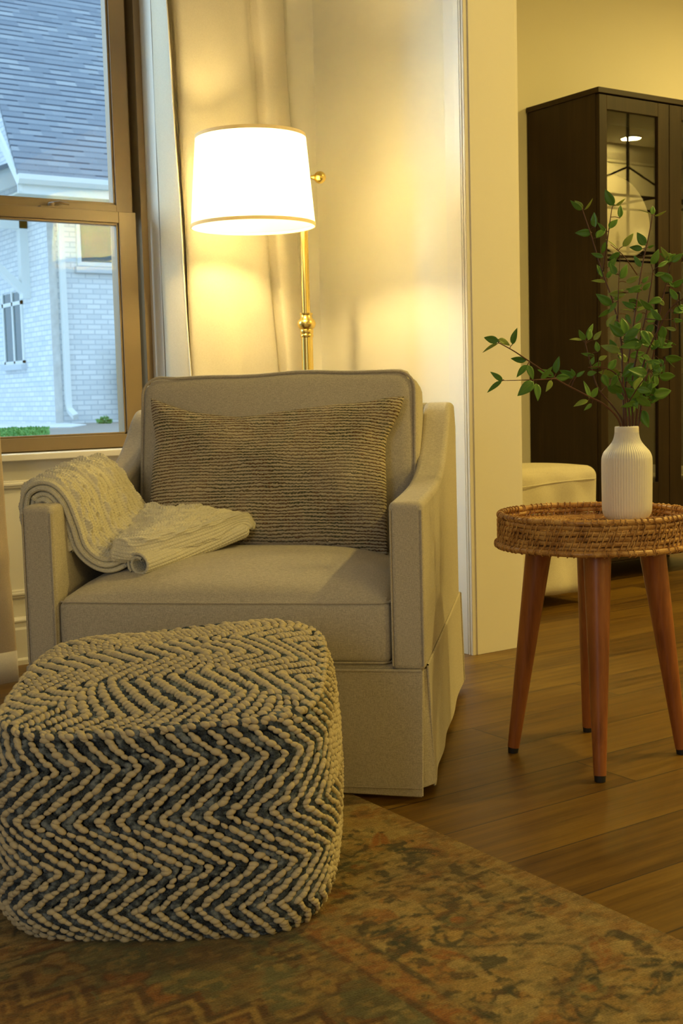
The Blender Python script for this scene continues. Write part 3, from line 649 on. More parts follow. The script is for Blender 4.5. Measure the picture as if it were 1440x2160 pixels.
# ---------------------------------------------------------------- pouf
PO = (.985, 2.035, .0085); PA = math.radians(-35); PW, PH = .262, .418
pf = empty('pouf', PO, PA, 'square cream and denim blue chevron knit pouf in front of the armchair', 'pouf')
def pside(side, a, c):
    """a in -1..1 along the side, c in 0..1 height -> local point (vectorised)"""
    e = np.sign(a)*(1-(1-np.abs(a))**1.0)
    bul = 1.0+.065*np.sin(np.pi*np.clip(c, 0, 1))**.8-.09*np.clip((.16-c)/.16, 0, 1)**2-.045*np.clip((c-.88)/.12, 0, 1)**2
    w = PW*bul; x = e*w; y = -w*(1+.07*(1-e**2))
    k = (np.abs(e)**7+1)**(1/7); x = x/k; y = y/k               # rounded vertical corners
    a_ = side*math.pi/2; X, Y = x*math.cos(a_)-y*math.sin(a_), x*math.sin(a_)+y*math.cos(a_)
    return np.stack([X, Y, (PH*c+.012*np.sin(X*9)*c)*(1+.07*np.clip(Y/PW, -1.1, 1.1)-.07)], -1)
def ptop(a, b):
    k = .925; rr = np.maximum(np.abs(a), np.abs(b)); ang = np.arctan2(b, a)
    # map the square onto the rim of the sides
    s = (np.round((ang+math.pi/2)/(math.pi/2)) % 4).astype(int); P = np.zeros(a.shape+(3,))
    for sd in range(4):
        mk = s == sd; a_ = -sd*math.pi/2; lx = a*math.cos(a_)-b*math.sin(a_); ly = a*math.sin(a_)+b*math.cos(a_)
        e = np.divide(lx, np.maximum(rr, 1e-6)); rim = pside(sd, e, np.ones_like(e)); P[mk] = (rim*rr[..., None])[mk]
    hgt = PH+.012*np.sin(P[..., 0]*9)+.030*(1-rr**2.5)-.020*np.exp(-((P[..., 0]+.05)/.10)**2-((P[..., 1]+.20)/.06)**2)-.014*np.exp(-((P[..., 0]-.0)/.09)**2-((P[..., 1]-.26)/.05)**2)
    P[..., 2] = hgt*(1+.07*np.clip(P[..., 1]/PW, -1.1, 1.1)-.07); return P
def body():
    m = mb(); aa = np.linspace(-1, 1, 41); cc = np.linspace(0, 1, 25)
    for sd in range(4):
        A, Cc = np.meshgrid(aa, cc, indexing='ij'); m.grid(pside(sd, A, Cc)*np.array([.985, .985, 1]))
    A, Bb = np.meshgrid(aa, aa, indexing='ij'); m.grid(ptop(A, Bb)-np.array([0, 0, .004]))
    P = ptop(A, Bb); P[..., 2] = .0; P[..., :2] *= .93; m.grid(P[::-1])
    return m
def denim_mat(name, a, b, c, sc):
    t = NT(name); v = t.coord(); n = t.noise(v, sc, 2); f = t.noise(v, 500, 2)
    col = t.ramp(n, [(.36, a), (.50, b), (.64, c)]); col = t.mix(.25, col, t.ramp(f, [(.3, a), (.7, c)]))
    return t.done(t.bsdf(col, .95, 0, t.bump(f, .6, .003), .1))
M_DENIM = denim_mat('denim_rag', (.010, .013, .018), (.055, .074, .094), (.26, .30, .315), 62)
M_DENIMD = denim_mat('dark_denim', (.010, .013, .018), (.03, .042, .056), (.07, .10, .125), 26)
M_YARN = plain('cream_cotton_yarn', (.60, .515, .335), .95, 0, .16, 45, .5, .1)
o = body().build('cover', M_DENIMD, pf); weld(o, 1e-3)
# lumps of yarn laid row by row; colour by chevron phase
def template():
    V = []; F = []; nu, nv = 7, 8
    for i in range(nu):
        ph = math.pi*i/(nu-1)
        for j in range(nv): V.append((math.cos(ph), math.sin(ph)*math.cos(j*2*math.pi/nv), math.sin(ph)*math.sin(j*2*math.pi/nv)))
    for i in range(nu-1):
        for j in range(nv): F.append((i*nv+j, i*nv+(j+1) % nv, (i+1)*nv+(j+1) % nv, (i+1)*nv+j))
    return np.array(V), F
TV, TF = template(); TFn = np.array(TF)
cream_v, cream_f, blue_v, blue_f = [], [], [], []
def lumps(fun, S_, R_, s_arr, r_arr):
    """fun(s,r)->P ; build frames by finite differences"""
    e = 1e-3; P = fun(s_arr, r_arr); Ts = fun(s_arr+e, r_arr)-fun(s_arr-e, r_arr); Tr = fun(s_arr, r_arr+e)-fun(s_arr, r_arr-e)
    Ts /= np.maximum(np.linalg.norm(Ts, axis=-1, keepdims=True), 1e-9); Nn = np.cross(Ts, Tr); Nn /= np.maximum(np.linalg.norm(Nn, axis=-1, keepdims=True), 1e-9)
    Tr = np.cross(Nn, Ts); return P, Ts, Tr, Nn
def emit(P, Ts, Tr, Nn, tri, kind, big=1.0):
    k = len(P); ang = -.42*np.sign(tri)+rng.normal(0, .18, k)
    T = Ts*np.cos(ang)[:, None]+Tr*np.sin(ang)[:, None]; Bn = -Ts*np.sin(ang)[:, None]+Tr*np.cos(ang)[:, None]
    la, lb, lc = (.0087, .0053, .0068) if kind else (.0108, .0064, .0060)
    sc = rng.uniform(.80, 1.20, (k, 1, 1))*big; off = .0035 if kind else .0005
    V = P[:, None]+Nn[:, None]*off+(TV[None, :, :1]*T[:, None]*la+TV[None, :, 1:2]*Bn[:, None]*lb+TV[None, :, 2:]*Nn[:, None]*lc)*sc
    (cream_v if kind else blue_v).append(V.reshape(-1, 3))
ROW, STP = .0086, .0345
HT, HS = [0, .062, .165, .262, .345, .42], [0, .075, -.030, .115, .020, .105]   # chevron: height from the top edge -> sideways shift
def chev(r, amp=.075, half=.108):
    x = (r/half) % 2; return np.where(x < 1, x, 2-x)*amp, np.where(x < 1, 1., -1.)
side_len = 2*PW*1.04
for sd in range(4):
    nrow = int(PH*1.04/ROW)
    for j in range(nrow+1):
        c = j/nrow; r = c*PH; sh = -np.interp(PH-r, HT, HS); tri = 1. if np.interp(PH-r+.004, HT, HS) > np.interp(PH-r-.004, HT, HS) else -1.
        ph0 = sd*side_len+sh+rng.normal(0, .0012)
        n0 = math.floor((-side_len/2+ph0)/(STP/2)); n1_ = math.ceil((side_len/2+ph0)/(STP/2)); ks = np.arange(n0, n1_+1)
        x = ks*(STP/2)-ph0; keep = (np.abs(x) < side_len/2); ks, x = ks[keep], x[keep]
        for kind in (0, 1):
            xx = x[(ks % 2) == kind]
            if not len(xx): continue
            a = xx/(side_len/2)+rng.normal(0, .004, len(xx)); cc = np.full(len(xx), c)+rng.normal(0, .0025, len(xx))
            f = lambda s_, r_, sd=sd: pside(sd, s_, np.clip(r_, -.02, 1.02))
            emit(*lumps(f, 0, 0, np.clip(a, -.998, .998), np.clip(cc, 0.002, .998)), np.full(len(xx), tri), kind)
STP2 = .0295
nrow = int(2*PW*.95/.0078)
for j in range(nrow+1):
    b = -1+2*j/nrow; sh, tri = chev(np.array([(b+1)*PW+.03]), .078, .095); sh, tri = sh[0], -tri[0]
    ph0 = -sh; n0 = math.floor((-PW*.95+ph0)/(STP2/2)); n1_ = math.ceil((PW*.95+ph0)/(STP2/2)); ks = np.arange(n0, n1_+1); x = ks*(STP2/2)-ph0
    keep = np.abs(x) < PW*.95; ks, x = ks[keep], x[keep]
    for kind in (0, 1):
        xx = x[(ks % 2) == kind]
        if not len(xx): continue
        a = np.clip(xx/(PW*.95), -.995, .995); bb_ = np.clip(np.full(len(xx), b)+rng.normal(0, .003, len(xx)), -.995, .995)
        emit(*lumps(ptop, 0, 0, a, bb_), np.full(len(xx), -tri), kind, 1.0 if kind else .85)
# braided seam along the top edge
for sd in range(4):
    for q in range(46):
        a = -1+2*(q+.5)/46; P, Ts, Tr, Nn = lumps(lambda s_, r_, sd=sd: pside(sd, s_, r_), 0, 0, np.array([a]), np.array([.985]))
        emit(P+Nn*.004, Ts, Tr, Nn, np.array([1.0]), 1 if q % 3 else 0)
def from_arrays(name, vs, mat, parent):
    V = np.concatenate(vs); k = len(V)//len(TV); F = (TFn[None]+(np.arange(k)*len(TV))[:, None, None]).reshape(-1, 4)
    me = bpy.data.meshes.new(name); me.vertices.add(len(V)); me.vertices.foreach_set('co', V.astype(np.float32).ravel())
    me.loops.add(F.size); me.loops.foreach_set('vertex_index', F.astype(np.int32).ravel())
    me.polygons.add(len(F)); me.polygons.foreach_set('loop_start', np.arange(0, F.size, 4, dtype=np.int32)); me.polygons.foreach_set('loop_total', np.full(len(F), 4, np.int32))
    me.update(calc_edges=True); me.validate(); me.polygons.foreach_set('use_smooth', [True]*len(me.polygons)); me.materials.append(mat)
    o = bpy.data.objects.new(name, me); return link(o, parent)
from_arrays('cream_stitches', cream_v, M_YARN, pf); from_arrays('denim_stitches', blue_v, M_DENIM, pf)
# plant: stems and leaves in metres from the vase foot (x, y) and the floor (z)
STEMS=[
('A',[(0.004,0.015,0.731),(0.012,0.019,0.801),(0.032,0.042,0.917),(0.045,0.057,0.996),(0.049,0.074,1.065),(0.047,0.095,1.128),(0.041,0.114,1.179),(0.038,0.131,1.227),(0.031,0.145,1.279),(0.020,0.159,1.333),(0.017,0.162,1.346)]),
('A',[(0.042,0.116,1.188),(-0.002,0.057,1.264),(0.011,0.056,1.330),(0.015,0.054,1.340)]),
('A',[(0.050,0.074,1.068),(0.039,0.062,1.131),(0.050,0.066,1.227)]),
('C',[(0.012,0.010,0.731),(0.018,0.016,0.800),(0.036,0.038,0.882),(0.069,0.054,0.976),(0.111,0.072,1.089),(0.135,0.082,1.155),(0.157,0.090,1.210),(0.178,0.093,1.265),(0.191,0.091,1.317),(0.193,0.091,1.331)]),
('C',[(0.138,0.091,1.180),(0.087,0.089,1.225),(0.062,0.109,1.254)]),
('B',[(0.018,0.006,0.731),(0.028,0.006,0.806),(0.020,0.002,0.893),(0.025,-0.010,0.973),(0.038,-0.029,1.072),(0.043,-0.042,1.150),(0.044,-0.045,1.173)]),
('B',[(0.036,-0.027,1.061),(0.029,-0.085,1.054),(0.053,-0.101,1.056)]),
('D',[(0.025,0.001,0.730),(0.042,-0.002,0.806),(0.054,-0.005,0.892),(0.077,-0.016,0.973),(0.096,-0.022,1.082),(0.112,-0.029,1.154),(0.120,-0.031,1.191)]),
('E',[(0.022,0.004,0.731),(0.033,-0.000,0.809),(0.026,-0.021,0.916),(0.030,-0.040,0.981),(0.046,-0.067,1.042),(0.060,-0.087,1.083),(0.080,-0.106,1.104),(0.095,-0.119,1.114)]),
('F',[(-0.002,0.019,0.731),(-0.015,0.007,0.810),(-0.061,0.012,0.855),(-0.110,0.017,0.877),(-0.189,0.045,0.920),(-0.253,0.063,0.961),(-0.303,0.069,0.989),(-0.336,0.082,1.008)]),
('F',[(-0.190,0.046,0.922),(-0.289,0.016,0.920),(-0.346,0.054,0.920)]),
('G',[(0.002,0.017,0.731),(0.011,0.023,0.809),(-0.000,0.048,0.854),(-0.018,0.076,0.895),(-0.019,0.100,0.954),(-0.018,0.119,1.008)]),
('H',[(0.016,0.008,0.731),(0.012,0.001,0.809),(-0.001,-0.002,0.871),(-0.029,0.005,0.928),(-0.068,0.014,0.946),(-0.102,0.027,0.947)]),
('H',[(0.002,-0.003,0.859),(-0.040,-0.081,0.904),(-0.014,-0.094,0.937),(0.010,-0.109,0.947)])]
LEAVES=[
('A',(0.015,0.054,1.340),(0.011,0.050,1.339),(-0.011,0.058,1.377),1.0),
('A',(0.015,0.054,1.340),(0.015,0.048,1.339),(0.041,0.036,1.355),0.4),
('A',(0.007,0.056,1.312),(0.037,0.054,1.311),(0.049,0.062,1.347),0.7),
('A',(0.017,0.162,1.345),(0.015,0.160,1.344),(-0.011,0.177,1.366),0.8),
('A',(0.017,0.162,1.346),(0.025,0.168,1.349),(0.007,0.178,1.369),1.0),
('A',(0.018,0.161,1.342),(0.020,0.157,1.344),(0.032,0.137,1.368),0.3),
('A',(0.028,0.149,1.293),(0.034,0.134,1.299),(0.033,0.140,1.337),1.0),
('A',(0.030,0.147,1.284),(0.037,0.149,1.287),(0.004,0.175,1.288),0.9),
('A',(0.032,0.143,1.269),(0.038,0.134,1.272),(0.068,0.131,1.300),1.0),
('A',(-0.000,0.057,1.276),(-0.003,0.064,1.279),(-0.023,0.071,1.299),0.6),
('A',(0.001,0.057,1.282),(-0.007,0.046,1.282),(0.019,0.045,1.309),1.0),
('A',(0.006,0.068,1.250),(0.015,0.080,1.256),(0.012,0.090,1.227),1.0),
('C',(0.074,0.100,1.241),(0.079,0.101,1.243),(0.054,0.114,1.271),0.4),
('C',(0.076,0.098,1.238),(0.077,0.083,1.247),(0.098,0.064,1.279),0.8),
('C',(0.080,0.095,1.233),(0.074,0.089,1.233),(0.056,0.111,1.217),0.9),
('C',(0.170,0.092,1.245),(0.173,0.105,1.248),(0.150,0.129,1.254),0.9),
('C',(0.174,0.093,1.255),(0.163,0.087,1.254),(0.143,0.096,1.287),1.1),
('C',(0.193,0.091,1.331),(0.187,0.088,1.333),(0.170,0.115,1.351),0.3),
('C',(0.193,0.091,1.331),(0.185,0.084,1.332),(0.193,0.087,1.356),1.1),
('C',(0.193,0.091,1.331),(0.202,0.091,1.331),(0.230,0.075,1.340),0.3),
('C',(0.172,0.092,1.250),(0.186,0.100,1.251),(0.199,0.088,1.256),0.8),
('B',(0.044,-0.045,1.173),(0.042,-0.041,1.190),(0.054,-0.057,1.224),1.1),
('D',(0.120,-0.031,1.191),(0.109,-0.037,1.204),(0.086,-0.033,1.233),0.7),
('D',(0.120,-0.031,1.191),(0.119,-0.036,1.199),(0.137,-0.059,1.218),0.9),
('B',(0.044,-0.045,1.173),(0.045,-0.060,1.182),(0.077,-0.067,1.198),0.6),
('A',(0.026,0.095,1.216),(0.019,0.092,1.220),(0.000,0.117,1.231),0.7),
('A',(0.042,0.112,1.174),(0.043,0.119,1.174),(0.039,0.133,1.208),0.8),
('A',(0.043,0.107,1.160),(0.046,0.111,1.161),(0.025,0.141,1.169),0.3),
('A',(0.042,0.111,1.170),(0.056,0.116,1.171),(0.072,0.112,1.195),0.9),
('A',(0.044,0.064,1.174),(0.038,0.070,1.175),(0.033,0.082,1.206),1.0),
('A',(0.043,0.063,1.166),(0.050,0.067,1.166),(0.071,0.059,1.202),1.0),
('A',(0.042,0.063,1.157),(0.057,0.053,1.156),(0.079,0.029,1.168),0.8),
('C',(0.137,0.083,1.160),(0.152,0.086,1.159),(0.165,0.079,1.177),1.0),
('C',(0.131,0.081,1.143),(0.127,0.067,1.139),(0.087,0.083,1.142),0.6),
('C',(0.131,0.081,1.143),(0.147,0.083,1.142),(0.165,0.067,1.160),0.9),
('C',(0.153,0.089,1.200),(0.149,0.087,1.201),(0.137,0.104,1.230),0.8),
('A',(0.048,0.088,1.105),(0.053,0.097,1.104),(0.017,0.117,1.131),0.9),
('A',(0.047,0.091,1.116),(0.049,0.086,1.115),(0.070,0.072,1.140),0.9),
('A',(0.048,0.084,1.093),(0.027,0.081,1.091),(0.010,0.101,1.071),0.8),
('C',(0.113,0.073,1.095),(0.099,0.065,1.094),(0.082,0.093,1.113),0.7),
('C',(0.111,0.072,1.089),(0.105,0.063,1.088),(0.124,0.043,1.099),0.6),
('C',(0.111,0.072,1.089),(0.114,0.083,1.087),(0.095,0.105,1.097),0.3),
('A',(0.047,0.065,1.027),(0.051,0.052,1.028),(0.051,0.060,1.071),1.2),
('C',(0.088,0.062,1.027),(0.086,0.063,1.029),(0.114,0.055,1.058),1.0),
('A',(0.047,0.066,1.033),(0.041,0.059,1.034),(0.031,0.074,1.047),0.8),
('D',(0.089,-0.020,1.042),(0.092,-0.003,1.049),(0.077,0.011,1.022),1.2),
('B',(0.035,-0.026,1.054),(0.051,-0.021,1.053),(0.086,-0.025,1.086),1.0),
('B',(0.029,-0.085,1.054),(0.026,-0.088,1.054),(0.012,-0.063,1.082),0.8),
('B',(0.044,-0.044,1.165),(0.056,-0.040,1.165),(0.079,-0.053,1.168),0.8),
('D',(0.099,-0.023,1.095),(0.095,-0.035,1.093),(0.083,-0.022,1.114),0.8),
('D',(0.109,-0.027,1.141),(0.135,-0.030,1.137),(0.122,-0.023,1.158),0.7),
('E',(0.046,-0.067,1.042),(0.052,-0.065,1.042),(0.060,-0.061,1.004),1.2),
('E',(0.058,-0.083,1.075),(0.068,-0.087,1.071),(0.082,-0.106,1.082),1.0),
('B',(0.051,-0.099,1.056),(0.053,-0.097,1.054),(0.071,-0.115,1.050),0.9),
('D',(0.084,-0.018,1.013),(0.116,-0.026,1.010),(0.135,-0.037,0.995),0.5),
('H',(0.010,-0.109,0.947),(0.010,-0.113,0.966),(0.054,-0.129,0.957),1.0),
('H',(0.010,-0.109,0.947),(0.019,-0.109,0.964),(0.029,-0.122,0.939),0.5),
('H',(-0.005,-0.100,0.941),(0.007,-0.097,0.922),(0.050,-0.112,0.919),1.0),
('H',(-0.016,-0.093,0.934),(-0.003,-0.088,0.931),(0.002,-0.074,0.967),1.1),
('H',(-0.018,-0.092,0.931),(-0.011,-0.092,0.926),(0.015,-0.103,0.937),1.0),
('A',(0.044,0.055,0.989),(0.035,0.065,0.991),(0.022,0.077,1.016),1.2),
('A',(0.041,0.053,0.975),(0.043,0.069,0.976),(0.065,0.049,0.963),1.1),
('G',(-0.019,0.109,0.979),(-0.008,0.087,0.986),(-0.006,0.094,1.014),1.0),
('G',(-0.019,0.107,0.974),(-0.007,0.099,0.978),(-0.034,0.119,0.983),0.6),
('G',(-0.019,0.100,0.954),(-0.018,0.102,0.954),(-0.012,0.096,0.976),1.0),
('G',(-0.018,0.119,1.008),(-0.025,0.114,1.017),(-0.043,0.118,1.041),1.0),
('G',(-0.018,0.119,1.008),(-0.006,0.122,1.017),(0.010,0.127,1.048),0.9),
('G',(-0.018,0.119,1.008),(0.004,0.113,1.017),(0.016,0.097,1.039),0.9),
('G',(-0.018,0.119,1.008),(-0.006,0.130,1.023),(0.022,0.128,1.060),0.6),
('G',(-0.018,0.119,1.008),(-0.024,0.125,1.017),(-0.057,0.134,1.022),0.4),
('F',(-0.153,0.033,0.901),(-0.136,0.037,0.925),(-0.164,0.062,0.941),0.9),
('F',(-0.160,0.035,0.905),(-0.143,0.031,0.927),(-0.154,0.032,0.944),1.0),
('F',(-0.153,0.033,0.901),(-0.136,0.033,0.925),(-0.125,0.016,0.939),0.8),
('G',(-0.019,0.093,0.938),(-0.032,0.101,0.931),(-0.016,0.083,0.937),1.1),
('F',(-0.105,0.017,0.875),(-0.111,0.015,0.873),(-0.107,0.034,0.918),0.5),
('F',(-0.105,0.017,0.875),(-0.100,0.022,0.876),(-0.075,0.018,0.899),1.0),
('F',(-0.105,0.017,0.875),(-0.115,0.015,0.868),(-0.147,0.032,0.857),0.8),
('F',(-0.096,0.016,0.871),(-0.098,0.020,0.860),(-0.120,0.023,0.845),0.7),
('A',(0.023,0.031,0.864),(0.022,0.029,0.867),(0.013,0.048,0.885),0.8),
('A',(0.017,0.025,0.832),(0.023,0.031,0.829),(0.060,0.021,0.853),1.0),
('D',(0.053,-0.005,0.884),(0.048,-0.008,0.884),(0.025,0.011,0.863),1.1),
('D',(0.049,-0.004,0.853),(0.063,-0.002,0.854),(0.094,-0.012,0.887),1.2),
('D',(0.047,-0.003,0.837),(0.049,-0.007,0.840),(0.048,-0.024,0.797),1.1),
('E',(0.030,-0.008,0.848),(0.020,-0.018,0.853),(0.001,0.006,0.859),0.6),
('A',(0.030,0.040,0.906),(0.042,0.048,0.911),(0.057,0.034,0.935),1.0),
('H',(-0.077,0.018,0.946),(-0.070,0.024,0.964),(-0.053,0.012,0.975),1.0),
('H',(-0.054,0.011,0.940),(-0.049,0.012,0.940),(-0.024,0.008,0.967),1.0),
('H',(-0.061,0.012,0.943),(-0.071,0.011,0.929),(-0.059,0.003,0.899),1.1),
('H',(-0.029,0.005,0.928),(-0.035,-0.001,0.928),(-0.047,0.004,0.899),1.1),
('C',(0.060,0.049,0.950),(0.052,0.038,0.952),(0.039,0.038,0.925),1.0),
('B',(0.023,-0.005,0.937),(0.020,-0.011,0.939),(0.041,-0.015,0.950),1.0),
('E',(0.026,-0.023,0.922),(0.011,-0.026,0.921),(0.002,-0.012,0.940),1.0),
('E',(0.029,-0.037,0.969),(0.013,-0.040,0.972),(0.036,-0.047,0.960),1.1),
('B',(0.026,-0.012,0.982),(0.015,-0.016,0.987),(0.023,-0.029,1.010),1.0),
('C',(0.063,0.051,0.958),(0.051,0.049,0.958),(0.045,0.068,0.986),1.0),
('D',(0.061,-0.008,0.914),(0.071,-0.010,0.909),(0.093,-0.014,0.927),0.9),
('E',(0.027,-0.017,0.896),(0.031,-0.020,0.898),(-0.003,-0.007,0.911),1.0),
('D',(0.054,-0.005,0.892),(0.056,-0.012,0.892),(0.079,-0.027,0.904),1.0),
('H',(-0.071,0.015,0.946),(-0.059,0.026,0.958),(-0.085,0.034,0.944),1.0),
('B',(0.020,0.002,0.893),(0.015,-0.004,0.893),(0.006,0.008,0.873),1.0),
('H',(0.004,-0.105,0.944),(-0.008,-0.111,0.950),(-0.015,-0.098,0.936),0.9),
('D',(0.083,-0.018,1.003),(0.100,-0.037,0.995),(0.114,-0.045,1.004),1.0),
('D',(0.084,-0.018,1.013),(0.090,-0.016,1.016),(0.080,-0.002,0.999),0.8),
('B',(0.053,-0.101,1.056),(0.046,-0.115,1.029),(0.030,-0.095,1.036),0.7),
('C',(0.084,0.060,1.017),(0.085,0.048,1.014),(0.071,0.060,1.008),0.8),
('E',(0.077,-0.103,1.100),(0.073,-0.119,1.086),(0.093,-0.124,1.103),1.0),
('E',(0.092,-0.116,1.113),(0.083,-0.122,1.114),(0.094,-0.134,1.131),1.0),
('E',(0.081,-0.107,1.105),(0.071,-0.117,1.103),(0.087,-0.134,1.090),1.0),
('E',(0.069,-0.096,1.092),(0.068,-0.102,1.087),(0.095,-0.109,1.073),1.0),
('B',(0.038,-0.029,1.072),(0.031,-0.021,1.075),(0.015,-0.016,1.052),0.9),
('A',(0.048,0.072,1.079),(0.076,0.071,1.079),(0.079,0.058,1.054),0.8),
('F',(-0.336,0.082,1.008),(-0.341,0.076,1.011),(-0.362,0.107,1.022),0.9),
('F',(-0.336,0.082,1.008),(-0.328,0.094,1.017),(-0.301,0.080,1.003),0.9),
('F',(-0.312,0.072,0.994),(-0.296,0.080,1.004),(-0.295,0.067,1.042),0.8),
('F',(-0.336,0.082,1.008),(-0.330,0.092,1.007),(-0.358,0.118,0.990),0.3),
('F',(-0.267,0.064,0.968),(-0.263,0.068,0.967),(-0.288,0.097,0.971),0.8),
('F',(-0.258,0.063,0.963),(-0.271,0.057,0.955),(-0.300,0.063,0.929),0.8),
('F',(-0.258,0.063,0.963),(-0.270,0.057,0.955),(-0.261,0.046,0.920),0.9),
('F',(-0.195,0.047,0.924),(-0.190,0.046,0.934),(-0.182,0.047,0.976),0.9),
('F',(-0.195,0.047,0.924),(-0.198,0.044,0.926),(-0.223,0.073,0.947),0.8),
('F',(-0.190,0.046,0.922),(-0.183,0.054,0.924),(-0.147,0.039,0.925),0.9),
('F',(-0.208,0.041,0.921),(-0.219,0.031,0.918),(-0.236,0.030,0.892),0.9),
('F',(-0.289,0.016,0.920),(-0.295,0.010,0.916),(-0.334,0.021,0.885),1.0),
('F',(-0.280,0.019,0.920),(-0.279,0.020,0.912),(-0.283,0.006,0.872),0.9),
('F',(-0.346,0.054,0.920),(-0.346,0.059,0.920),(-0.371,0.073,0.941),0.7),
('F',(-0.346,0.054,0.920),(-0.353,0.054,0.919),(-0.380,0.078,0.895),0.6),
('F',(-0.253,0.027,0.921),(-0.246,0.039,0.921),(-0.227,0.017,0.949),0.7),
('B',(0.025,-0.010,0.973),(0.025,-0.016,0.969),(0.049,-0.022,0.944),0.9),
('D',(0.052,-0.005,0.877),(0.052,-0.015,0.873),(0.056,-0.031,0.910),0.9),
('A',(0.046,0.062,1.015),(0.047,0.050,1.013),(0.078,0.037,0.993),1.1),
('H',(-0.024,-0.052,0.888),(-0.021,-0.046,0.890),(0.006,-0.044,0.926),0.9),
('C',(0.045,0.042,0.907),(0.050,0.038,0.908),(0.068,0.012,0.940),0.8),
('H',(-0.003,-0.101,0.941),(-0.003,-0.109,0.928),(-0.013,-0.092,0.959),0.9),
('H',(-0.009,-0.024,0.871),(-0.013,-0.025,0.871),(0.006,-0.048,0.897),0.9),
('E',(0.028,-0.013,0.877),(0.026,-0.017,0.875),(-0.012,0.009,0.894),1.1),
('A',(0.034,0.044,0.931),(0.026,0.045,0.934),(-0.005,0.063,0.921),0.9),
('H',(-0.028,-0.059,0.892),(-0.036,-0.067,0.893),(-0.018,-0.095,0.885),1.0),
('B',(0.024,-0.007,0.952),(0.028,0.001,0.956),(0.007,0.021,0.922),0.9),
('D',(0.077,-0.016,0.973),(0.086,-0.025,0.965),(0.086,-0.043,0.929),0.9),
('A',(0.044,0.055,0.989),(0.036,0.053,0.986),(-0.002,0.083,1.002),0.8),
('E',(0.043,-0.062,1.031),(0.056,-0.057,1.028),(0.058,-0.063,0.990),1.0),
('B',(0.030,-0.017,1.009),(0.039,-0.006,1.010),(0.009,0.014,1.003),1.0),
('D',(0.052,-0.005,0.877),(0.066,-0.026,0.876),(0.109,-0.048,0.886),1.1),
('D',(0.051,-0.004,0.869),(0.072,-0.016,0.863),(0.082,-0.016,0.897),1.1),
('E',(0.026,-0.024,0.927),(0.027,-0.017,0.928),(0.034,-0.033,0.957),0.9),
('C',(0.069,0.054,0.976),(0.067,0.053,0.974),(0.109,0.037,0.982),0.8),
('B',(0.033,-0.022,1.036),(0.021,-0.028,1.033),(0.028,-0.053,0.998),0.9),
('E',(0.030,-0.010,0.858),(0.019,-0.013,0.862),(-0.016,0.001,0.848),0.8),
('B',(0.033,-0.022,1.036),(0.037,-0.028,1.031),(0.049,-0.047,0.997),0.9),
('D',(0.081,-0.017,0.993),(0.089,-0.017,0.996),(0.114,-0.045,0.995),1.0),
('D',(0.057,-0.006,0.900),(0.050,-0.007,0.900),(0.016,0.021,0.878),1.0),
('B',(0.033,-0.022,1.036),(0.026,-0.016,1.035),(0.006,0.012,1.021),1.1),
('D',(0.057,-0.006,0.900),(0.087,-0.012,0.889),(0.052,0.004,0.889),0.9),
('B',(0.029,-0.015,1.000),(0.023,-0.018,0.999),(0.047,-0.030,1.021),0.8),
('D',(0.052,-0.005,0.877),(0.067,-0.013,0.871),(0.024,0.011,0.889),0.9),
('D',(0.059,-0.007,0.907),(0.088,-0.015,0.897),(0.084,-0.017,0.933),0.8),
('A',(0.046,0.060,1.009),(0.050,0.056,1.007),(0.072,0.029,1.035),1.1),
('C',(0.042,0.041,0.899),(0.048,0.050,0.896),(0.026,0.072,0.928),1.0),
('H',(-0.007,-0.098,0.940),(0.010,-0.095,0.920),(-0.007,-0.090,0.949),1.1),
('D',(0.050,-0.004,0.861),(0.060,-0.003,0.863),(0.101,-0.026,0.871),0.8),
('E',(0.028,-0.013,0.877),(0.013,-0.019,0.877),(0.049,-0.034,0.846),1.0),
('H',(-0.023,-0.089,0.925),(-0.015,-0.081,0.924),(-0.060,-0.066,0.941),1.1),
('B',(0.029,-0.015,1.000),(0.044,-0.009,1.002),(0.095,-0.031,1.000),0.8),
('D',(0.054,-0.005,0.892),(0.058,-0.003,0.893),(0.070,-0.006,0.933),1.0),
('B',(0.022,0.002,0.877),(0.017,-0.002,0.881),(0.016,-0.021,0.845),0.9),
('H',(0.006,-0.106,0.945),(0.004,-0.105,0.952),(-0.017,-0.078,0.958),0.8),
('A',(0.034,0.044,0.931),(0.021,0.043,0.935),(-0.022,0.071,0.933),1.0),
('D',(0.057,-0.006,0.900),(0.059,-0.016,0.900),(0.034,0.008,0.905),1.1),
('D',(0.054,-0.005,0.892),(0.079,-0.005,0.889),(0.119,-0.020,0.869),0.9),
('B',(0.029,-0.015,1.000),(0.028,-0.023,0.999),(-0.018,0.004,0.996),0.8),
('A',(0.047,0.063,1.021),(0.042,0.048,1.024),(0.014,0.072,1.053),1.0),
('G',(-0.014,0.071,0.888),(0.007,0.071,0.901),(0.054,0.052,0.883),0.9),
('D',(0.079,-0.016,0.983),(0.065,-0.022,0.986),(0.084,-0.034,1.015),1.1),
('A',(0.049,0.074,1.065),(0.034,0.069,1.061),(0.045,0.057,1.035),0.9),
('A',(0.039,0.062,1.131),(0.068,0.057,1.131),(0.095,0.034,1.150),0.7),
('A',(0.039,0.062,1.131),(0.063,0.059,1.130),(0.036,0.094,1.129),0.9),
('A',(0.038,0.111,1.195),(0.055,0.111,1.198),(0.070,0.095,1.222),1.0),
('E',(0.073,-0.099,1.096),(0.080,-0.088,1.102),(0.076,-0.068,1.133),0.8),
('D',(0.109,-0.027,1.141),(0.133,-0.025,1.141),(0.151,-0.051,1.156),1.0),
('D',(0.102,-0.024,1.108),(0.089,-0.033,1.109),(0.057,-0.019,1.100),1.0),
('C',(0.117,0.075,1.107),(0.104,0.085,1.108),(0.121,0.069,1.086),0.8),
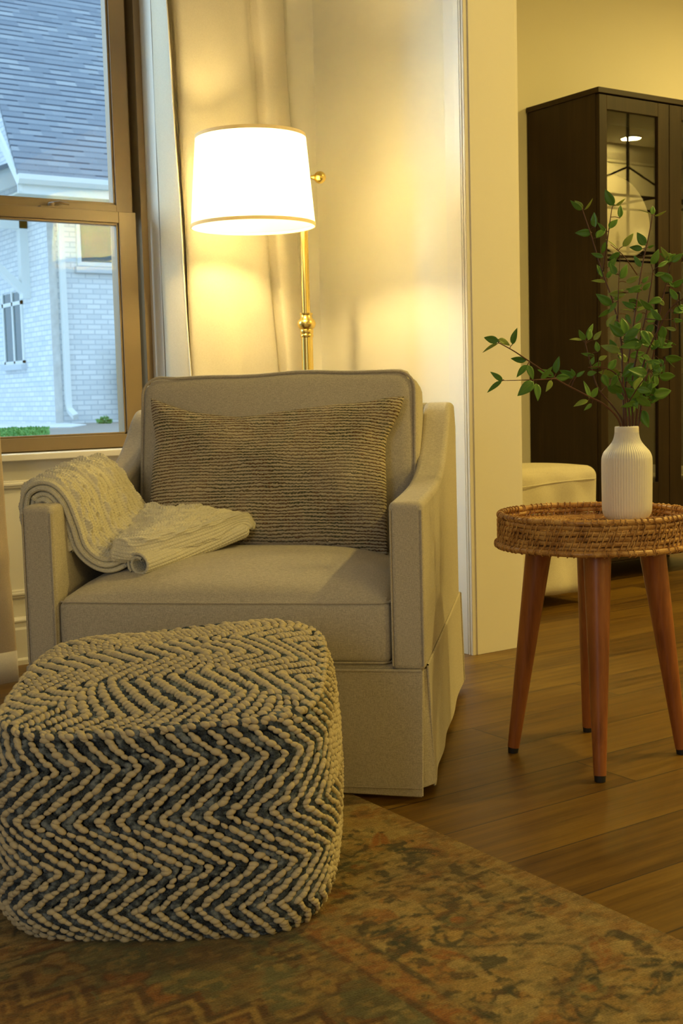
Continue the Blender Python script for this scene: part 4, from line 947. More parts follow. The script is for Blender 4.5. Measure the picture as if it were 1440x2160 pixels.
('D',(0.120,-0.031,1.191),(0.098,-0.031,1.199),(0.129,-0.045,1.217),0.9),
('C',(0.120,0.076,1.113),(0.107,0.091,1.118),(0.137,0.073,1.099),1.1),
('A',(0.043,0.066,1.108),(0.039,0.070,1.108),(0.023,0.079,1.081),0.7),
('A',(0.049,0.071,1.052),(0.029,0.091,1.048),(0.041,0.072,1.079),1.0),
('D',(0.120,-0.031,1.191),(0.129,-0.038,1.204),(0.093,-0.025,1.220),0.9),
('E',(0.059,-0.085,1.079),(0.056,-0.098,1.074),(0.090,-0.112,1.079),1.0),
('B',(0.039,-0.032,1.086),(0.047,-0.044,1.081),(0.017,-0.027,1.105),0.8),
('D',(0.113,-0.029,1.157),(0.119,-0.041,1.152),(0.091,-0.017,1.175),1.0)]
# ================================================================ rug (pattern painted by procedure into a colour attribute)
def vnoise(x, y, sc, seed):
    r = np.random.default_rng(seed); T = r.random((97, 97)); X, Y = x*sc+500, y*sc+500; i, j = np.floor(X).astype(int), np.floor(Y).astype(int); f, g = X-i, Y-j
    f = f*f*(3-2*f); g = g*g*(3-2*g); q = lambda a, b: T[a % 97, b % 97]
    return (q(i, j)*(1-f)+q(i+1, j)*f)*(1-g)+(q(i, j+1)*(1-f)+q(i+1, j+1)*f)*g
def fbm(x, y, sc, seed, o=4): return sum(vnoise(x, y, sc*2**k, seed+k)*.5**k for k in range(o))/sum(.5**k for k in range(o))
RX0_, RX1_, RY0_, RY1_ = -1.25, 1.512, -.75, 2.37
gx = np.concatenate([np.arange(RX0_, -.35, .03), np.arange(-.35, RX1_, .0042), [RX1_]]); gy = np.concatenate([np.arange(RY0_, .72, .03), np.arange(.72, RY1_, .0042), [RY1_]])
X, Y = np.meshgrid(gx, gy, indexing='ij')
d = np.minimum(RX1_-X, RY1_-Y)                    # distance from the border edges
wx, wy = X+.012*(fbm(X, Y, 9, 3)-.5), Y+.012*(fbm(X, Y, 9, 8)-.5)
al = np.where(RX1_-X < RY1_-Y, wy, wx)             # coordinate along the border
GOLD, SAND, TEAL, RUST, SAGE, BRN, TAN = [np.array(c) for c in ((.47, .315, .125), (.54, .41, .215), (.052, .062, .044), (.40, .16, .045), (.155, .165, .095), (.12, .060, .026), (.44, .25, .085))]
C_ = np.tile(SAND, X.shape+(1,)).astype(float)
def put(mask, c, f=1.0):
    mk = np.clip(mask, 0, 1)[..., None]*f; C_[:] = C_*(1-mk)+np.asarray(c)*mk
def sm(v, w=.004): return np.clip(v/w+.5, 0, 1)
n1_, n2_, n3_ = fbm(X, Y, 7, 11), fbm(X, Y, 16, 21), fbm(X, Y, 60, 31, 3)
put(sm(n1_-.5, .1), GOLD, .8); put(sm(n2_-.56, .05), TAN, .75); put(sm(n2_-.60, .04)*sm(n1_-.45, .1), RUST, .45)
# wide border: rosettes, leaves and scrolling stems in dark green
per = .30; bc = .235; p = ((al+.07) % per)-per/2; rr = np.hypot(p, d-bc); an = np.arctan2(d-bc, p)
pet = .072+.022*np.cos(an*8); inb = (d > .05)&(d < .41)
blot = fbm(X, Y, 26, 41)
put(sm(pet-rr)*inb, GOLD, .9); put(sm(.008-np.abs(rr-pet))*inb, TEAL, .85); put(sm(.035-rr)*inb, SAGE, .9); put(sm(.005-np.abs(rr-.036))*inb, BRN, .8); put(sm(.014-rr)*inb, RUST)
for k, (o1, o2, a1, c1) in enumerate(((.15, .10, .9, TEAL), (.15, .355, -.8, TEAL), (.06, .335, .5, RUST), (.235, .12, -.6, RUST), (.10, .13, 2.2, TEAL), (.20, .345, 1.9, TEAL))):
    q = ((al+.07-o1+per/2) % per)-per/2; e = d-o2; u = q*math.cos(a1)+e*math.sin(a1); v = -q*math.sin(a1)+e*math.cos(a1)
    put(sm(1-(u/.052)**2-(np.abs(v)/.017), .25)*inb, c1, .9); put(sm(.10-np.abs(v)/.017, .1)*sm(.04-np.abs(u), .01)*inb, GOLD, .8)
vine = bc+.085*np.sin(al*2*np.pi/per+.9); put(sm(.007-np.abs(d-vine))*inb, TEAL, .8)
vine2 = bc-.10*np.sin(al*4*np.pi/per); put(sm(.005-np.abs(d-vine2))*inb, TAN, .8)
put(sm(blot-.585, .035)*inb, TEAL, .85); put(sm(fbm(X, Y, 22, 77)-.60, .04)*inb, SAND, .9)
# outer edge band and guard stripes
put(sm(.045-d, .01), TAN, .8); put(sm(fbm(X, Y, 30, 51)-.52, .05)*(d < .05), SAND, .8)
st = (d > .41)&(d < .475); put(st*1.0, RUST, .75); put(sm(.008-np.abs(d-.413)), TEAL, .8); put(sm(.007-np.abs(d-.472)), BRN, .8)
q = (al % .085)-.0425; put(sm(.016-np.hypot(q, d-.442))*1.0, GOLD, .9); put(sm(.007-np.hypot(q, d-.442)), TEAL, .9); put(sm(.004-np.abs(d-.442-.02*np.sin(al*2*np.pi/.085)))*st, GOLD, .7)
# field: sage blue ground with rust and gold florals, angular vines
fi = d > .478; put(fi*1.0, SAGE, .95); put(sm(n1_-.47, .12)*fi, (.19, .20, .125), .8); put(sm(fbm(X, Y, 11, 61)-.55, .05)*fi, (.27, .185, .085), .75)
for k in range(74):
    r = np.random.default_rng(900+k); cx, cy, a, s_ = r.uniform(-.4, 1.05), r.uniform(.75, 1.9), r.uniform(0, 6.28), r.uniform(.022, .052)
    dx, dy = wx-cx, wy-cy; q = np.hypot(dx, dy); t_ = np.arctan2(dy, dx)+a; col = (RUST, TAN, GOLD, BRN)[k % 4]
    shp = s_*(1+.30*np.cos(t_*(4 if k % 3 else 6))); put(sm(shp-q)*fi, col, .85); put(sm(.0045-np.abs(q-shp))*fi, BRN, .75); put(sm(s_*.38-q)*fi, (TEAL, SAGE, RUST)[k % 3], .8)
for k in range(20):
    r = np.random.default_rng(300+k); x0, y0, a, L = r.uniform(-.4, 1.0), r.uniform(.75, 1.8), r.uniform(0, 6.28), r.uniform(.15, .35)
    u = (wx-x0)*math.cos(a)+(wy-y0)*math.sin(a); v = -(wx-x0)*math.sin(a)+(wy-y0)*math.cos(a)
    put(sm(.005-np.abs(v-.03*np.sin(u*16+k)))*(u > 0)*(u < L)*fi, (GOLD, BRN)[k % 2], .8)
# stepped medallion edge at the near side: rust ground, gold zigzag, dark outline
zs = (wx-.6)*.64-(wy-1.82)*.77; zt = (wx-.6)*.77+(wy-1.82)*.64; per2 = .096; tri = (np.abs((zs % per2)/per2*2-1)-.5)*.062
e = np.where(fi, tri-zt, -1.0); zx = zs; inm = e > 0
put(inm*sm(fi*1.0), (.27, .135, .045), .9); put(sm(n1_-.5, .08)*inm, RUST, .6)
put(sm(.010-np.abs(e-.012)), BRN, .9); put(sm(.009-np.abs(e-.034)), GOLD, .95); put(sm(.006-np.abs(e-.05)), BRN, .9)
q = ((zx) % (per2/2))-per2/4; put(sm(.016-np.maximum(np.abs(q), np.abs(e-.088))), TAN, .8); put(sm(.008-np.maximum(np.abs(q), np.abs(e-.088))), BRN, .8); put(sm(.006-np.abs(e-.125)), GOLD, .8)
# all-over fine patterning of small faded blotches
sx_ = X+.35*Y
put(sm(fbm(X*.8, Y*1.3, 46, 91, 3)-.585, .035), (.085, .085, .050), .42); put(sm(fbm(X*.8, Y*1.3, 40, 97, 3)-.60, .035), RUST*.8, .22); put(sm(fbm(X, Y, 55, 103, 2)-.66, .04), GOLD*1.15, .45)
put(sm(fbm(X, Y, 3.5, 111)-.48, .2), (.17, .105, .045), .22)
# wear: threadbare weft lines and rubbed patches
wear = fbm(X*.25, Y, 130, 71, 2); wearm = sm(fbm(X, Y, 5, 81)-.40, .25); put(sm(wear-.56, .08)*wearm, SAND*.9, .55); put(sm(.42-wear, .08)*wearm, np.array((.16, .12, .06)), .38)
C_ *= (.50+.26*n3_)[..., None]*np.array([1.06, 1, .68])
m = mb(); Zr = np.full(X.shape, .0085); P = np.stack([X, Y, Zr], -1); m.grid(P)
m.add([(RX0_, RY0_, .0005), (RX1_, RY0_, .0005), (RX1_, RY1_, .0005), (RX0_, RY1_, .0005), (RX0_, RY0_, .0085), (RX1_, RY0_, .0085), (RX1_, RY1_, .0085), (RX0_, RY1_, .0085)], [(3, 2, 1, 0), (0, 1, 5, 4), (1, 2, 6, 5), (2, 3, 7, 6), (3, 0, 4, 7)])
def rug_mat():
    t = NT('faded_oriental_pile'); at = t.n('Attribute', attribute_name='pattern'); v = t.coord()
    n = t.noise(v, 330, 2); w = t.noise(t.coord(scale=(60, 420, 1)), 1, 2, .6)
    c = t.mix(1.0, at.outputs[0], t.ramp(t.math('ADD', t.math('MULTIPLY', n, .5), t.math('MULTIPLY', w, .5)), [(.3, (.52, .52, .52)), (.68, (1.30, 1.30, 1.30))]), 'MULTIPLY')
    return t.done(t.bsdf(c, .95, 0, t.bump(t.math('ADD', n, w), .6, .003), .1, sheen=.1))
rug = m.build('rug', rug_mat())
ca = rug.data.color_attributes.new('pattern', 'FLOAT_COLOR', 'POINT'); cc = np.ones((len(rug.data.vertices), 4), np.float32); cc[:, :3] = .3; cc[:C_.shape[0]*C_.shape[1], :3] = C_.reshape(-1, 3); ca.data.foreach_set('color', cc.ravel())
tag(rug, 'faded gold and sage oriental rug under the pouf', 'rug')

# ================================================================ side table with rattan tray top
TX, TY = 2.175, 2.14
st_ = empty('side_table', (TX, TY, 0), 0, 'round rattan tray side table on four tapered wooden legs', 'side table')
feet = [(2.024, 2.273), (2.023, 1.978), (2.301, 2.292), (2.332, 2.007)]
for fx_, fy_ in feet:
    f = np.array([fx_-TX, fy_-TY]); tp = f*.66
    m = mb(); pts = [(f[0]*(1-k)+tp[0]*k, f[1]*(1-k)+tp[1]*k, .014+k*(.512-.014)) for k in np.linspace(0, 1, 12)]; m.tube(pts, [.0145+.0175*k for k in np.linspace(0, 1, 12)], 24)
    o = m.build('leg', M_LEGWOOD, st_)
    m = mb(); m.tube([(f[0]*1.006, f[1]*1.006, 0), (f[0], f[1], .015)], [.0125, .0135], 20); m.build('rubber_foot', M_BLACK, o)
    m = mb(); 
    # mounting plate where the leg meets the board
    m.lathe([(.040, .508), (.040, .520)], 24, (tp[0], tp[1], 0), caps=(True, True)); m.build('mounting_plate', M_LEGWOOD, o)
m = mb(); m.lathe([(.222, .519), (.222, .536)], 64, caps=(True, True)); m.build('board', M_LEGWOOD, st_)
def ringpts(R, z, n=120, ph=0, wob=.0): return [(R*math.cos(a)+wob*math.cos(a*7+ph)*.5, R*math.sin(a), z+wob*math.sin(a*9+ph)) for a in np.linspace(0, 2*math.pi, n, endpoint=False)]
# woven floor of the tray
m = mb()
for k in range(30): m.tube(ringpts(.008+.0072*k, .5685, 60 if k > 8 else 24, k), .0037, 5, closed=True)
for k in range(40):
    a = 2*math.pi*k/40; m.tube([(r*math.cos(a), r*math.sin(a), .5690+.003*math.sin(r*436+k*math.pi)) for r in np.linspace(.03, .222, 50)], .0022, 5)
m.build('woven_base', M_RATTAN, st_)
wall = mb()
rows = [.5345, .5465, .5585, .5705, .5830]
for i, z in enumerate(rows):
    wall.tube(ringpts(.2255+.001*(i % 2), z, 150, i*1.7, .0010), .0061, 8, closed=True)
NW = 92
for i in range(len(rows)-1):
    for k in range(NW):
        if (k+2*i) % 4 == 3 and i % 2: continue
        a0 = 2*math.pi*(k+.5*(i % 2)+.12*rng.normal())/NW; z0, z1 = rows[i]-.006, rows[i+1]+.006
        for R, sl in ((.2325, .010), (.2205, -.008)):
            wall.tube([((R+q)*math.cos(a0+s*sl*2), (R+q)*math.sin(a0+s*sl*2), z0+(z1-z0)*(s+1)/2) for s, q in ((-1, -.003), (-.5, .0008), (0, 0), (.5, .0008), (1, -.003))], .0020, 5)
wall.build('woven_side', M_RATTAN, st_)
def coil(name, R, z, r, nw, R0=None):
    c = mb(); c.tube(ringpts(R, z, 180, 2, .0006), r, 10, closed=True)
    for k in range(nw):
        a = 2*math.pi*(k+.2*rng.normal())/nw; P = []
        for b in np.linspace(0, 2*math.pi, 10):
            rr = r+.0011; aa = a+.020*(b/6.283-.5); P.append(((R+rr*math.cos(b))*math.cos(aa), (R+rr*math.cos(b))*math.sin(aa), z+rr*math.sin(b)))
        c.tube(P, .0017, 5)
    c.build(name, M_RATTAN, st_)
coil('top_rim', .2265, .5955, .0068, 84); coil('bottom_rim', .2335, .5255, .0072, 74)
m = mb(); m.lathe([(.229, .519), (.229, .532)], 80); m.build('rim_band', M_RATTAN, st_)

# ---------------------------------------------------------------- vase and leafy branches
VX, VY, VZ = 2.2749, 2.1278, .5730
prof = [(.001, .004), (.036, .0015), (.045, .0012), (.051, .005), (.0565, .012), (.0595, .022), (.0605, .036), (.0612, .10), (.0612, .145), (.0596, .157), (.0555, .167), (.0490, .175), (.0420, .183), (.0360, .191), (.0322, .199), (.0300, .208), (.0290, .218), (.0289, .226), (.0278, .2290), (.0262, .2285), (.0258, .222), (.0258, .20), (.027, .17)]
pr = crom([(r, 0, z) for r, z in prof], 110)
def ribs(r, z, a):
    f = 1.0 if .012 < z < .212 else max(0, 1-min(abs(z-.012), abs(z-.212))/.008)
    return r-f*.0013*abs(math.sin(a*29))**.8*(1 if r > .0275 else 0)
m = mb(); m.lathe([(p[0], p[2]) for p in pr], 29*10, rfun=ribs)
vs = m.build('ribbed_vase', M_CERAM, angle=80); vs.location = (VX, VY, VZ)
tag(vs, 'white ribbed ceramic bottle vase standing on the rattan tray', 'vase')
M_TWIG = plain('brown_twig', (.085, .030, .016), .7, 0, .2, 60, .3)
def leaf_mat(name, a, b):
    t = NT(name); v = t.coord(); n = t.noise(v, 14, 2); tc = t.n('TexCoord'); sx = t.n('SeparateXYZ'); t.set(sx.inputs[0], tc.outputs['UV'])
    mid = t.math('LESS_THAN', t.math('ABSOLUTE', sx.outputs[0]), .055)
    col = t.mix(n, a, b); col = t.mix(t.math('MULTIPLY', mid, .45), col, (.20, .30, .06))
    p = t.bsdf(col, .38, 0, None, .4); tr = t.n('BsdfTranslucent', {'Color': col}); mx = t.n('MixShader', {0: .22}); t.t.links.new(p.outputs[0], mx.inputs[1]); t.t.links.new(tr.outputs[0], mx.inputs[2]); return t.done(mx)
M_LEAF = leaf_mat('leaf_green', (.060, .205, .025), (.19, .36, .050))
M_LEAFY = leaf_mat('leaf_lime', (.24, .36, .055), (.36, .44, .09))
BRLAB = {'A': 'tall leafy branch rising left to the top of the bouquet before the cabinet glass', 'C': 'tall upright leafy branch near the right of the glass door',
 'B': 'dense middle leafy branch standing before the cabinet door', 'D': 'upright leafy branch on the right before the door gap', 'E': 'leafy branch leaning right toward the edge of the photo',
 'F': 'long leafy branch reaching far left over the door jamb', 'G': 'short leafy branch with a tuft leaning left before the cabinet side', 'H': 'short bushy branch crowding low above the vase mouth'}
def leaf(m, base, tip, w, roll, eye):
    b, t_ = Vector(base), Vector(tip); ax = t_-b; L = ax.length; ax.normalize()
    toward = (eye-b).normalized(); n = toward-ax*toward.dot(ax)
    if n.length < .1: n = ax.orthogonal()
    n.normalize(); n = (Matrix.Rotation(roll, 3, ax) @ n); sd = ax.cross(n); Wd = L*.245*min(w, 1.15)
    V = []; U = []; K = 9
    for i in range(K):
        s = i/(K-1); wd = Wd*(math.sin(math.pi*min(1, s**.80*1.0))**.85 if 0 < s < 1 else 0)*(1.08-.28*s)*1.08
        c = b+ax*(s*L)-n*(.12*L*s*s)
        for e in (-1, -.5, 0, .5, 1): V.append(c+sd*(e*wd)+n*(abs(e)*wd*.32)); U.append((e if 0 < s < 1 else .5*e, s+.001))
    F = [(i*5+j, i*5+j+1, (i+1)*5+j+1, (i+1)*5+j) for i in range(K-1) for j in range(4)]
    m.add(V, F, U)
org = Vector((VX, VY, 0))
for key, lab in BRLAB.items():
    b = empty('leafy_branch', (VX, VY, VZ+.15), 0, lab, 'branch', 'leafy branches in the white vase'); o_ = Vector((0, 0, -VZ-.15))
    tw = mb(); first = True
    for k, pts in STEMS:
        if k != key: continue
        P = crom([Vector(p)+o_ for p in pts], 30); r0 = .0030 if first else .0017
        tw.tube([tuple(p) for p in P], [r0*(1-.62*i/29) for i in range(30)], 7); first = False
    lv, ly = mb(), mb()
    for i, (k, s0, bs, tp, w) in enumerate(LEAVES):
        if k != key: continue
        s0, bs, tp = Vector(s0)+o_, Vector(bs)+o_, Vector(tp)+o_
        if (s0-bs).length > .001: tw.tube([s0, (s0+bs)/2+Vector((0, 0, .002)), bs], .0010, 5)
        leaf(ly if w < .5 or i % 9 == 4 else lv, bs, tp, w if w > .5 else .55, random.uniform(-.6, .6)+(0 if w > .5 else 1.1), Vector((-VX, -VY, .9-VZ-.15)))
    tw.build('twig', M_TWIG, b); 
    lv.build('foliage', M_LEAF, b, solid=.0004)
    if ly.n: ly.build('young_foliage', M_LEAFY, b, solid=.0004)

# ================================================================ floor lamp
LX, LY, PX, PY = 2.09, 3.585, 2.385, 3.74
lamp = empty('floor_lamp', (PX, PY, 0), 0, 'brass adjustable floor lamp with lit drum shade in the corner behind the armchair', 'floor lamp')
m = mb(); m.lathe([(.001, 0), (.135, 0), (.137, .006), (.130, .014), (.09, .022), (.035, .030), (.024, .045), (.0205, .06)], 48); m.build('base', M_BRASS, lamp)
m = mb(); m.lathe([(.0205, .05), (.0205, 1.105)], 32); m.build('lower_pole', M_BRASS, lamp)
m = mb(); m.lathe([(.0205, 1.100), (.0235, 1.104), (.0235, 1.110), (.021, 1.113), (.0235, 1.117), (.0235, 1.126), (.022, 1.129), (.028, 1.134), (.0325, 1.145), (.0325, 1.152), (.028, 1.162), (.022, 1.167), (.020, 1.178), (.0225, 1.181), (.0225, 1.186), (.014, 1.187)], 32); m.build('collar', M_BRASS, lamp)
m = mb(); m.lathe([(.0142, 1.17), (.0142, 1.70)], 28, caps=(False, True)); m.build('upper_pole', M_BRASS, lamp)
m = mb(); m.lathe([(.0142, 1.615), (.020, 1.618), (.020, 1.645), (.024, 1.650), (.024, 1.672), (.019, 1.678), (.019, 1.69), (.0215, 1.694), (.0215, 1.699), (.014, 1.703), (.010, 1.71), (.0125, 1.722), (.009, 1.734), (.001, 1.738)], 28); hubo = m.build('hub', M_BRASS, lamp)
kd = Vector((.80, -.54, -.05)).normalized(); kp = Vector((0, 0, 1.658))
m = mb(); m.tube([kp+kd*.018, kp+kd*.030, kp+kd*.036, kp+kd*.042], [.011, .006, .007, .010], 14)
sp = kp+kd*.061
for_ = [(max(.0004, .0215*math.sin(a)), -.0215*math.cos(a)) for a in np.linspace(.02, math.pi-.02, 14)]
rot = kd.to_track_quat('Z', 'Y').to_matrix(); s2_ = mb(); s2_.lathe(for_, 24); m.add([tuple(sp+rot @ Vector(v)) for v in s2_.v], s2_.f); m.build('knob', M_BRASS, hubo)
adx, ady = LX-PX, LY-PY
m = mb(); m.tube([(0, 0, 1.660), (adx*.5, ady*.5, 1.660), (adx, ady, 1.660)], .008, 12); m.tube([(adx, ady, 1.50), (adx, ady, 1.742)], .006, 10); m.build('arm', M_BRASS, lamp)
m = mb(); m.lathe([(.012, 1.638), (.019, 1.636), (.019, 1.600), (.016, 1.596)], 20, (adx, ady, 0), caps=(True, True)); m.build('socket', M_BRASS, lamp)
bulbm = emis('bulb_glow', (1.0, .755, .31), BULB)
m = mb(); m.lathe([(max(.0005, .031*math.sin(a)), 1.552-.031*math.cos(a)) for a in np.linspace(.02, math.pi-.3, 16)]+[(.014, 1.592)], 24, (adx, ady, 0)); m.build('bulb', bulbm, lamp)
def shade_mat(name, col, tr):
    t = NT(name); v = t.coord(scale=(1, 1, 6)); n = t.noise(v, 160, 2); c = t.mix(n, tuple(x*.97 for x in col), col)
    d_ = t.n('BsdfDiffuse', {'Color': c}); tl = t.n('BsdfTranslucent', {'Color': c}); mx = t.n('MixShader', {0: tr}); t.t.links.new(d_.outputs[0], mx.inputs[1]); t.t.links.new(tl.outputs[0], mx.inputs[2]); return t.done(mx)
SZ0, SZ1, SR0, SR1 = 1.450, 1.742, .2035, .1795
sh = mb(); sh.lathe([(SR0, SZ0), (SR0+(SR1-SR0)*.25, SZ0+.073), (SR0+(SR1-SR0)*.5, SZ0+.146), (SR0+(SR1-SR0)*.75, SZ0+.219), (SR1, SZ1)], 96, (adx, ady, 0)); sho = sh.build('lamp_shade', shade_mat('linen_shade', (.95, .93, .82), .72), lamp)
tm = mb(); M_BIND = shade_mat('shade_binding', (.70, .58, .36), .10)
for R, z0, z1 in ((SR0+.0012, SZ0-.001, SZ0+.010), (SR1+.0012, SZ1-.010, SZ1+.001)):
    tm = mb(); tm.lathe([(R-.003, z0), (R, z0), (R, z1), (R-.003, z1)], 96, (adx, ady, 0)); tm.build('binding', M_BIND, sho)
m = mb()
for k in range(3):
    a = .4+k*2.094; m.tube([(adx, ady, SZ1-.012), (adx+SR1*math.cos(a), ady+SR1*math.sin(a), SZ1-.006)], .0022, 6)
m.build('spider', M_BRASS, sho)
m = mb(); m.lathe([(.006, SZ1-.014), (.013, SZ1-.006), (.013, SZ1+.006), (.007, SZ1+.012), (.012, SZ1+.022), (.011, SZ1+.032), (.001, SZ1+.039)], 20, (adx, ady, 0)); m.build('finial', M_BRASS, sho)

# ================================================================ curtains
def curtain(name, cols, mat, label, y0=2.33, n=160, zt=2.93, zb=.004, th=.0022, sag=0):
    """cols: (X at z=2.33, X at z=1.0, Y) control columns of the folds; both ends extrapolated"""
    nz = 60; P = np.zeros((nz, n, 3))
    for i, z in enumerate(np.linspace(zt, zb, nz)):
        f = (2.33-z)/1.33; row = []; last = -9
        for a, b, y in cols:
            x = a+(b-a)*f; row.append((x, y+.012*math.sin(z*2.3+x*9)*(1 if y < 4.05 else 0), z))
        P[i] = crom(row, n)
    P[..., 1] += .0025*np.sin(P[..., 2]*11+P[..., 0]*31)
    m = mb(); m.grid(P); return m, P
cols = [(2.002, 2.005, 4.098), (2.003, 2.014, 4.070), (2.001, 2.054, 4.000), (2.012, 2.064, 4.012), (2.045, 2.091, 4.060), (2.062, 2.096, 4.062), (2.046, 2.069, 4.000), (2.091, 2.125, 3.978), (2.163, 2.208, 3.972), (2.266, 2.325, 3.985), (2.324, 2.397, 4.000), (2.353, 2.427, 4.025), (2.372, 2.446, 4.050), (2.381, 2.453, 4.045), (2.393, 2.462, 4.005), (2.433, 2.492, 4.005), (2.487, 2.540, 4.035), (2.541, 2.596, 4.085)]
m, P = curtain('curtain', cols, M_CURT, '')
cu = m.build('curtain', M_CURT, solid=.002)
tag(cu, 'tall ivory curtain hanging to the right of the window behind the lamp', 'curtain')
hm = mb(); hm.tube([tuple(p+np.array([0, -.001, 0])) for p in P[:, int(160*2.2/17)]], .0028, 6); hm.build('hem', plain('curtain_hem', (.80, .76, .66), .8), cu)
cols2 = [(.80, .78, 3.99), (.86, .85, 3.90), (.93, .93, 3.86), (1.00, 1.00, 3.90), (1.05, 1.055, 3.97), (1.10, 1.11, 3.90), (1.16, 1.17, 3.855), (1.22, 1.245, 3.86), (1.265, 1.292, 3.868), (1.280, 1.304, 3.872)]
m, P = curtain('curtain', cols2, M_CURT, '')
M_SATIN = fabric('champagne_curtain', (.46, .36, .23), (.56, .45, .30), 1.3, .08)
# creases near the floor
V = np.array(m.v); V[:, 1] += .010*np.exp(-((V[:, 2]-.33-.25*(V[:, 0]-1.2))/.035)**2)-.009*np.exp(-((V[:, 2]-.42+.3*(V[:, 0]-1.2))/.03)**2); m.v = [tuple(p) for p in V]
cl = m.build('curtain', M_SATIN, solid=.002); tag(cl, 'champagne curtain edge at the far left with a deep bottom hem', 'curtain')
h_ = mb(); k = np.argmin(np.abs(P[:, 0, 2]-.118)); h_.grid(P[k:, :]+np.array([0, -.0035, 0])); h_.build('bottom_hem', M_CURT, cl, solid=.002)

# ================================================================ display cabinet in the dining room
CX0, CX1, CY0, CY1, CZ0, CZ1 = 4.13, 5.06, 4.02, 4.485, .085, 2.222
cab = empty('display_cabinet', ((CX0+CX1)/2, (CY0+CY1)/2, 0), 0, 'tall dark espresso display cabinet with glass doors', 'cabinet'); ccx, ccy = (CX0+CX1)/2, (CY0+CY1)/2
def cb(name, m, mat, parent=None, **k):
    m.v = [(p[0]-ccx, p[1]-ccy, p[2]) for p in m.v]; return m.build(name, mat, parent or cab, **k)
for x0, x1 in ((CX0, CX0+.022), (CX1-.022, CX1)):
    m = mb(); m.box((x0, CY0+.022, CZ0), (x1, CY1, CZ1-.024)); cb('side_panel', m, M_ESPR, smooth=False, bevel=.0015)
m = mb(); m.box((CX0-.006, CY0-.004, CZ1-.024), (CX1+.006, CY1, CZ1)); cb('top_panel', m, M_ESPR_X, smooth=False, bevel=.0015)
m = mb(); m.box((CX0+.022, CY1-.010, CZ0), (CX1-.022, CY1, CZ1-.024)); cb('back_panel', m, M_ESPR, smooth=False)
m = mb(); m.box((CX0+.022, CY0+.024, CZ0), (CX1-.022, CY1-.01, CZ0+.06)); cb('bottom_panel', m, M_ESPR_X, smooth=False, bevel=.0015)
SHELVES = (.455, .98, 1.50)
for z in SHELVES:
    m = mb(); m.box((CX0+.022, CY0+.045, z-.022), (CX1-.022, CY1-.01, z)); cb('shelf', m, M_ESPR_X, smooth=False)
for x in (CX0+.05, CX1-.05):
    for y in (CY0+.05, CY1-.05):
        m = mb(); m.box((x-.025, y-.025, 0), (x+.025, y+.025, CZ0)); cb('foot', m, M_ESPR, smooth=False, bevel=.003)
mid = 4.588
for x0, x1, gx0, gx1, hx in ((CX0+.003, mid-.002, 4.180, 4.512, mid-.032), (mid+.002, CX1-.003, 4.672, 5.008, mid+.034)):
    m = mb(); zb, zt = CZ0+.01, CZ1-.03; gz0, gz1 = .445, 2.130
    m.box((x0, CY0, zb), (gx0, CY0+.021, zt)); m.box((gx1, CY0, zb), (x1, CY0+.021, zt)); m.box((gx0, CY0, zb), (gx1, CY0+.021, gz0)); m.box((gx0, CY0, gz1), (gx1, CY0+.021, zt))
    dr = cb('door', m, M_ESPR, smooth=False, bevel=.0015)
    g = mb(); g.box((gx0-.004, CY0+.010, gz0-.004), (gx1+.004, CY0+.014, gz1+.004)); cb('glass_panel', g, M_CABGLASS, dr, smooth=False)
    h = mb(); h.tube([(hx, CY0, 1.33), (hx, CY0-.030, 1.33), (hx, CY0-.034, 1.325), (hx, CY0-.034, 1.035), (hx, CY0-.030, 1.03), (hx, CY0, 1.03)], .0055, 8); cb('handle', h, M_IRON, dr)
M_PLAT = plain('cream_glaze', (.70, .64, .48), .25, 0, .02, 20)
m = mb(); m.lathe([(.001, .0), (.10, .0), (.12, .006), (.175, .022), (.205, .030), (.209, .032), (.205, .035), (.170, .028), (.115, .012), (.001, .008)], 64)
pt_ = m.build('serving_plate', M_PLAT); pt_.location = (4.60, 4.375, 1.50+.222); pt_.rotation_euler = (math.radians(78), 0, 0)
tag(pt_, 'large pale round plate propped upright behind the left cabinet glass', 'plate')
def stemglass(x, y, z, label):
    m = mb(); m.lathe([(.001, .002), (.034, .001), (.034, .003), (.006, .008), (.0035, .02), (.0035, .085), (.010, .094), (.030, .115), (.036, .145), (.033, .185), (.0325, .185), (.035, .145), (.029, .116), (.001, .098)], 28)
    o = m.build('wine_glass', M_CLEAR); o.location = (x, y, z); return tag(o, label, 'glass', 'wine glasses in the cabinet')
stemglass(4.40, 4.22, .98, 'clear wine glass in the cabinet nearest its left side'); stemglass(4.49, 4.24, .98, 'second clear wine glass from the left side in the cabinet'); stemglass(4.58, 4.22, .98, 'third clear wine glass from the left side in the cabinet')
m = mb(); m.extrude([(4.22, .4560), (4.20, .500), (4.21, .503), (4.228, .462), (4.78, .462), (4.798, .503), (4.81, .500), (4.79, .4560)], 'y', 4.10, 4.36)
tag(m.build('serving_tray', plain('white_enamel', (.72, .68, .55), .35), smooth=False, bevel=.003), 'white serving tray lying on the lowest shelf of the dark cabinet', 'tray')

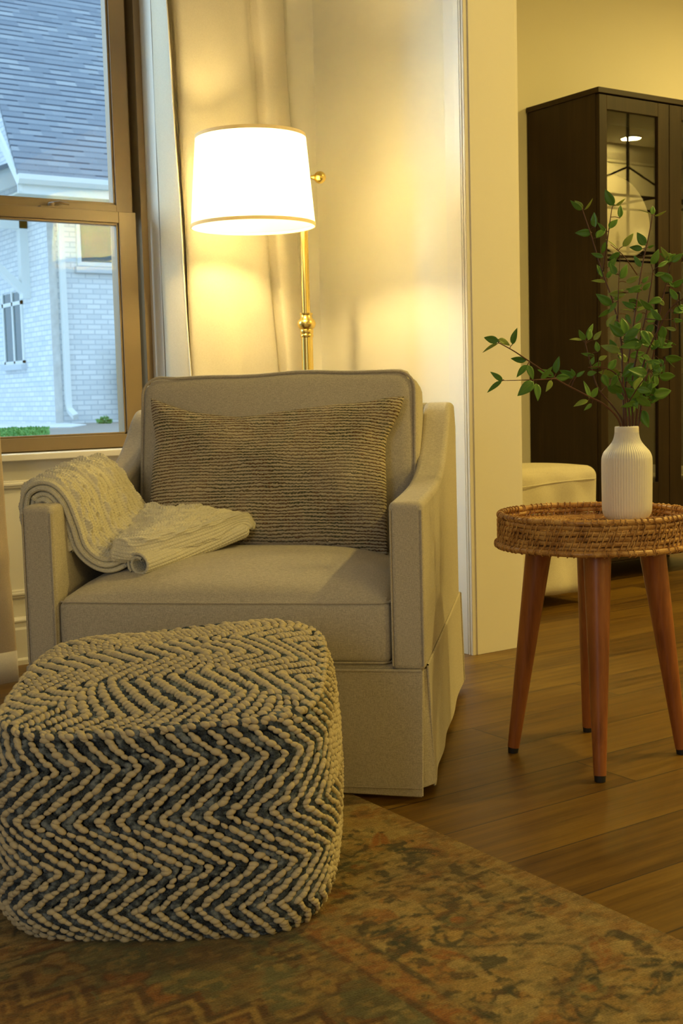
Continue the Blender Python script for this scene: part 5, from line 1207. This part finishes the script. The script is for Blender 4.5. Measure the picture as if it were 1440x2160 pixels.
# ---------------------------------------------------------------- slipcovered ottoman
OX0, OX1, OY0, OY1, OZ = 3.13, 3.765, 3.665, 4.000, .575
ot = empty('slipcovered_ottoman', ((OX0+OX1)/2, (OY0+OY1)/2, 0), 0, 'cream slipcovered ottoman half hidden behind the door jamb', 'ottoman')
def of(p, q):
    x, y, z = p; f = (1-q[2])/2
    x *= 1-.035*f; y *= 1-.03*f; z += .018*(1-q[0]**2)*(1-q[1]**2)*max(0, q[2])
    y += (.007*math.sin(x*34+z*9+1)+.004*math.sin(x*13-z*30))*(-1 if q[1] < 0 else 1)*(1-abs(q[0])**8)*(1-max(0, q[2])**6)
    z += .010*math.sin(x*4.5+2.0)*max(0, -q[2])
    return np.array([x, y, z])
o = rbox((0, 0, .045+(OZ-.045)/2), (OX1-OX0, OY1-OY0, OZ-.045), .045, 34, of).build('slipcover', M_SLIP, ot); weld(o)
s = mb(); s.tube([(x, -(OY1-OY0)/2-.004+.004*math.sin(x*30), OZ-.062+.010*math.sin(x*5+.5)) for x in np.linspace(-.285, .285, 30)], .003, 6); s.build('seam', M_SLIP, o)
for x in (-.26, .26):
    for y in (-.12, .12):
        m = mb(); m.lathe([(.016, 0), (.022, .10)], 14, (x, y, 0), caps=(True, True)); m.build('leg', M_ESPR, ot)

# ---------------------------------------------------------------- chandelier of the dining room (seen in the cabinet glass)
chd = empty('chandelier', (6.45, 2.05, ZC), 0, 'black iron candle chandelier mirrored in the cabinet glass', 'chandelier')
m = mb(); m.lathe([(.001, 0), (.065, -.002), (.065, -.02), (.02, -.03)], 28); m.build('canopy', M_IRON, chd)
m = mb(); m.tube([(0, 0, 0), (0, 0, -1.22)], .011, 10); m.build('rod', M_IRON, chd)
fr = mb(); hw, hd = .62, .22
for z in (-.86, -1.22): fr.tube([(-hw, -hd, z), (hw, -hd, z), (hw, hd, z), (-hw, hd, z)], .009, 6, closed=True)
for x in (-hw, hw):
    for y in (-hd, hd): fr.tube([(x, y, -.86), (x, y, -1.22)], .009, 6)
for x in (-hw, hw): fr.tube([(0, 0, -.62), (x, 0, -.86)], .007, 6)
fr.tube([(-hw, 0, -1.22), (hw, 0, -1.22)], .009, 6); fr.tube([(0, -hd, -.86), (0, hd, -.86)], .009, 6); fr.tube([(0, -hd, -1.22), (0, hd, -1.22)], .009, 6); fr.build('frame', M_IRON, chd)
M_WAX = plain('candle_sleeve_ivory', (.75, .70, .55), .5); flame = plain('candle_bulb_clear', (.6, .55, .42), .2)
for i in range(6):
    x = -.5+.2*i; y = 0
    c = mb(); c.lathe([(.030, -1.215), (.032, -1.205), (.012, -1.20), (.012, -1.12)], 16, (x, y, 0), caps=(True, True)); co = c.build('candle_cup', M_IRON, chd)
    b_ = mb(); b_.lathe([(.006, -1.12), (.013, -1.10), (.010, -1.075), (.001, -1.05)], 12, (x, y, 0)); b_.build('candle_bulb', flame, co)
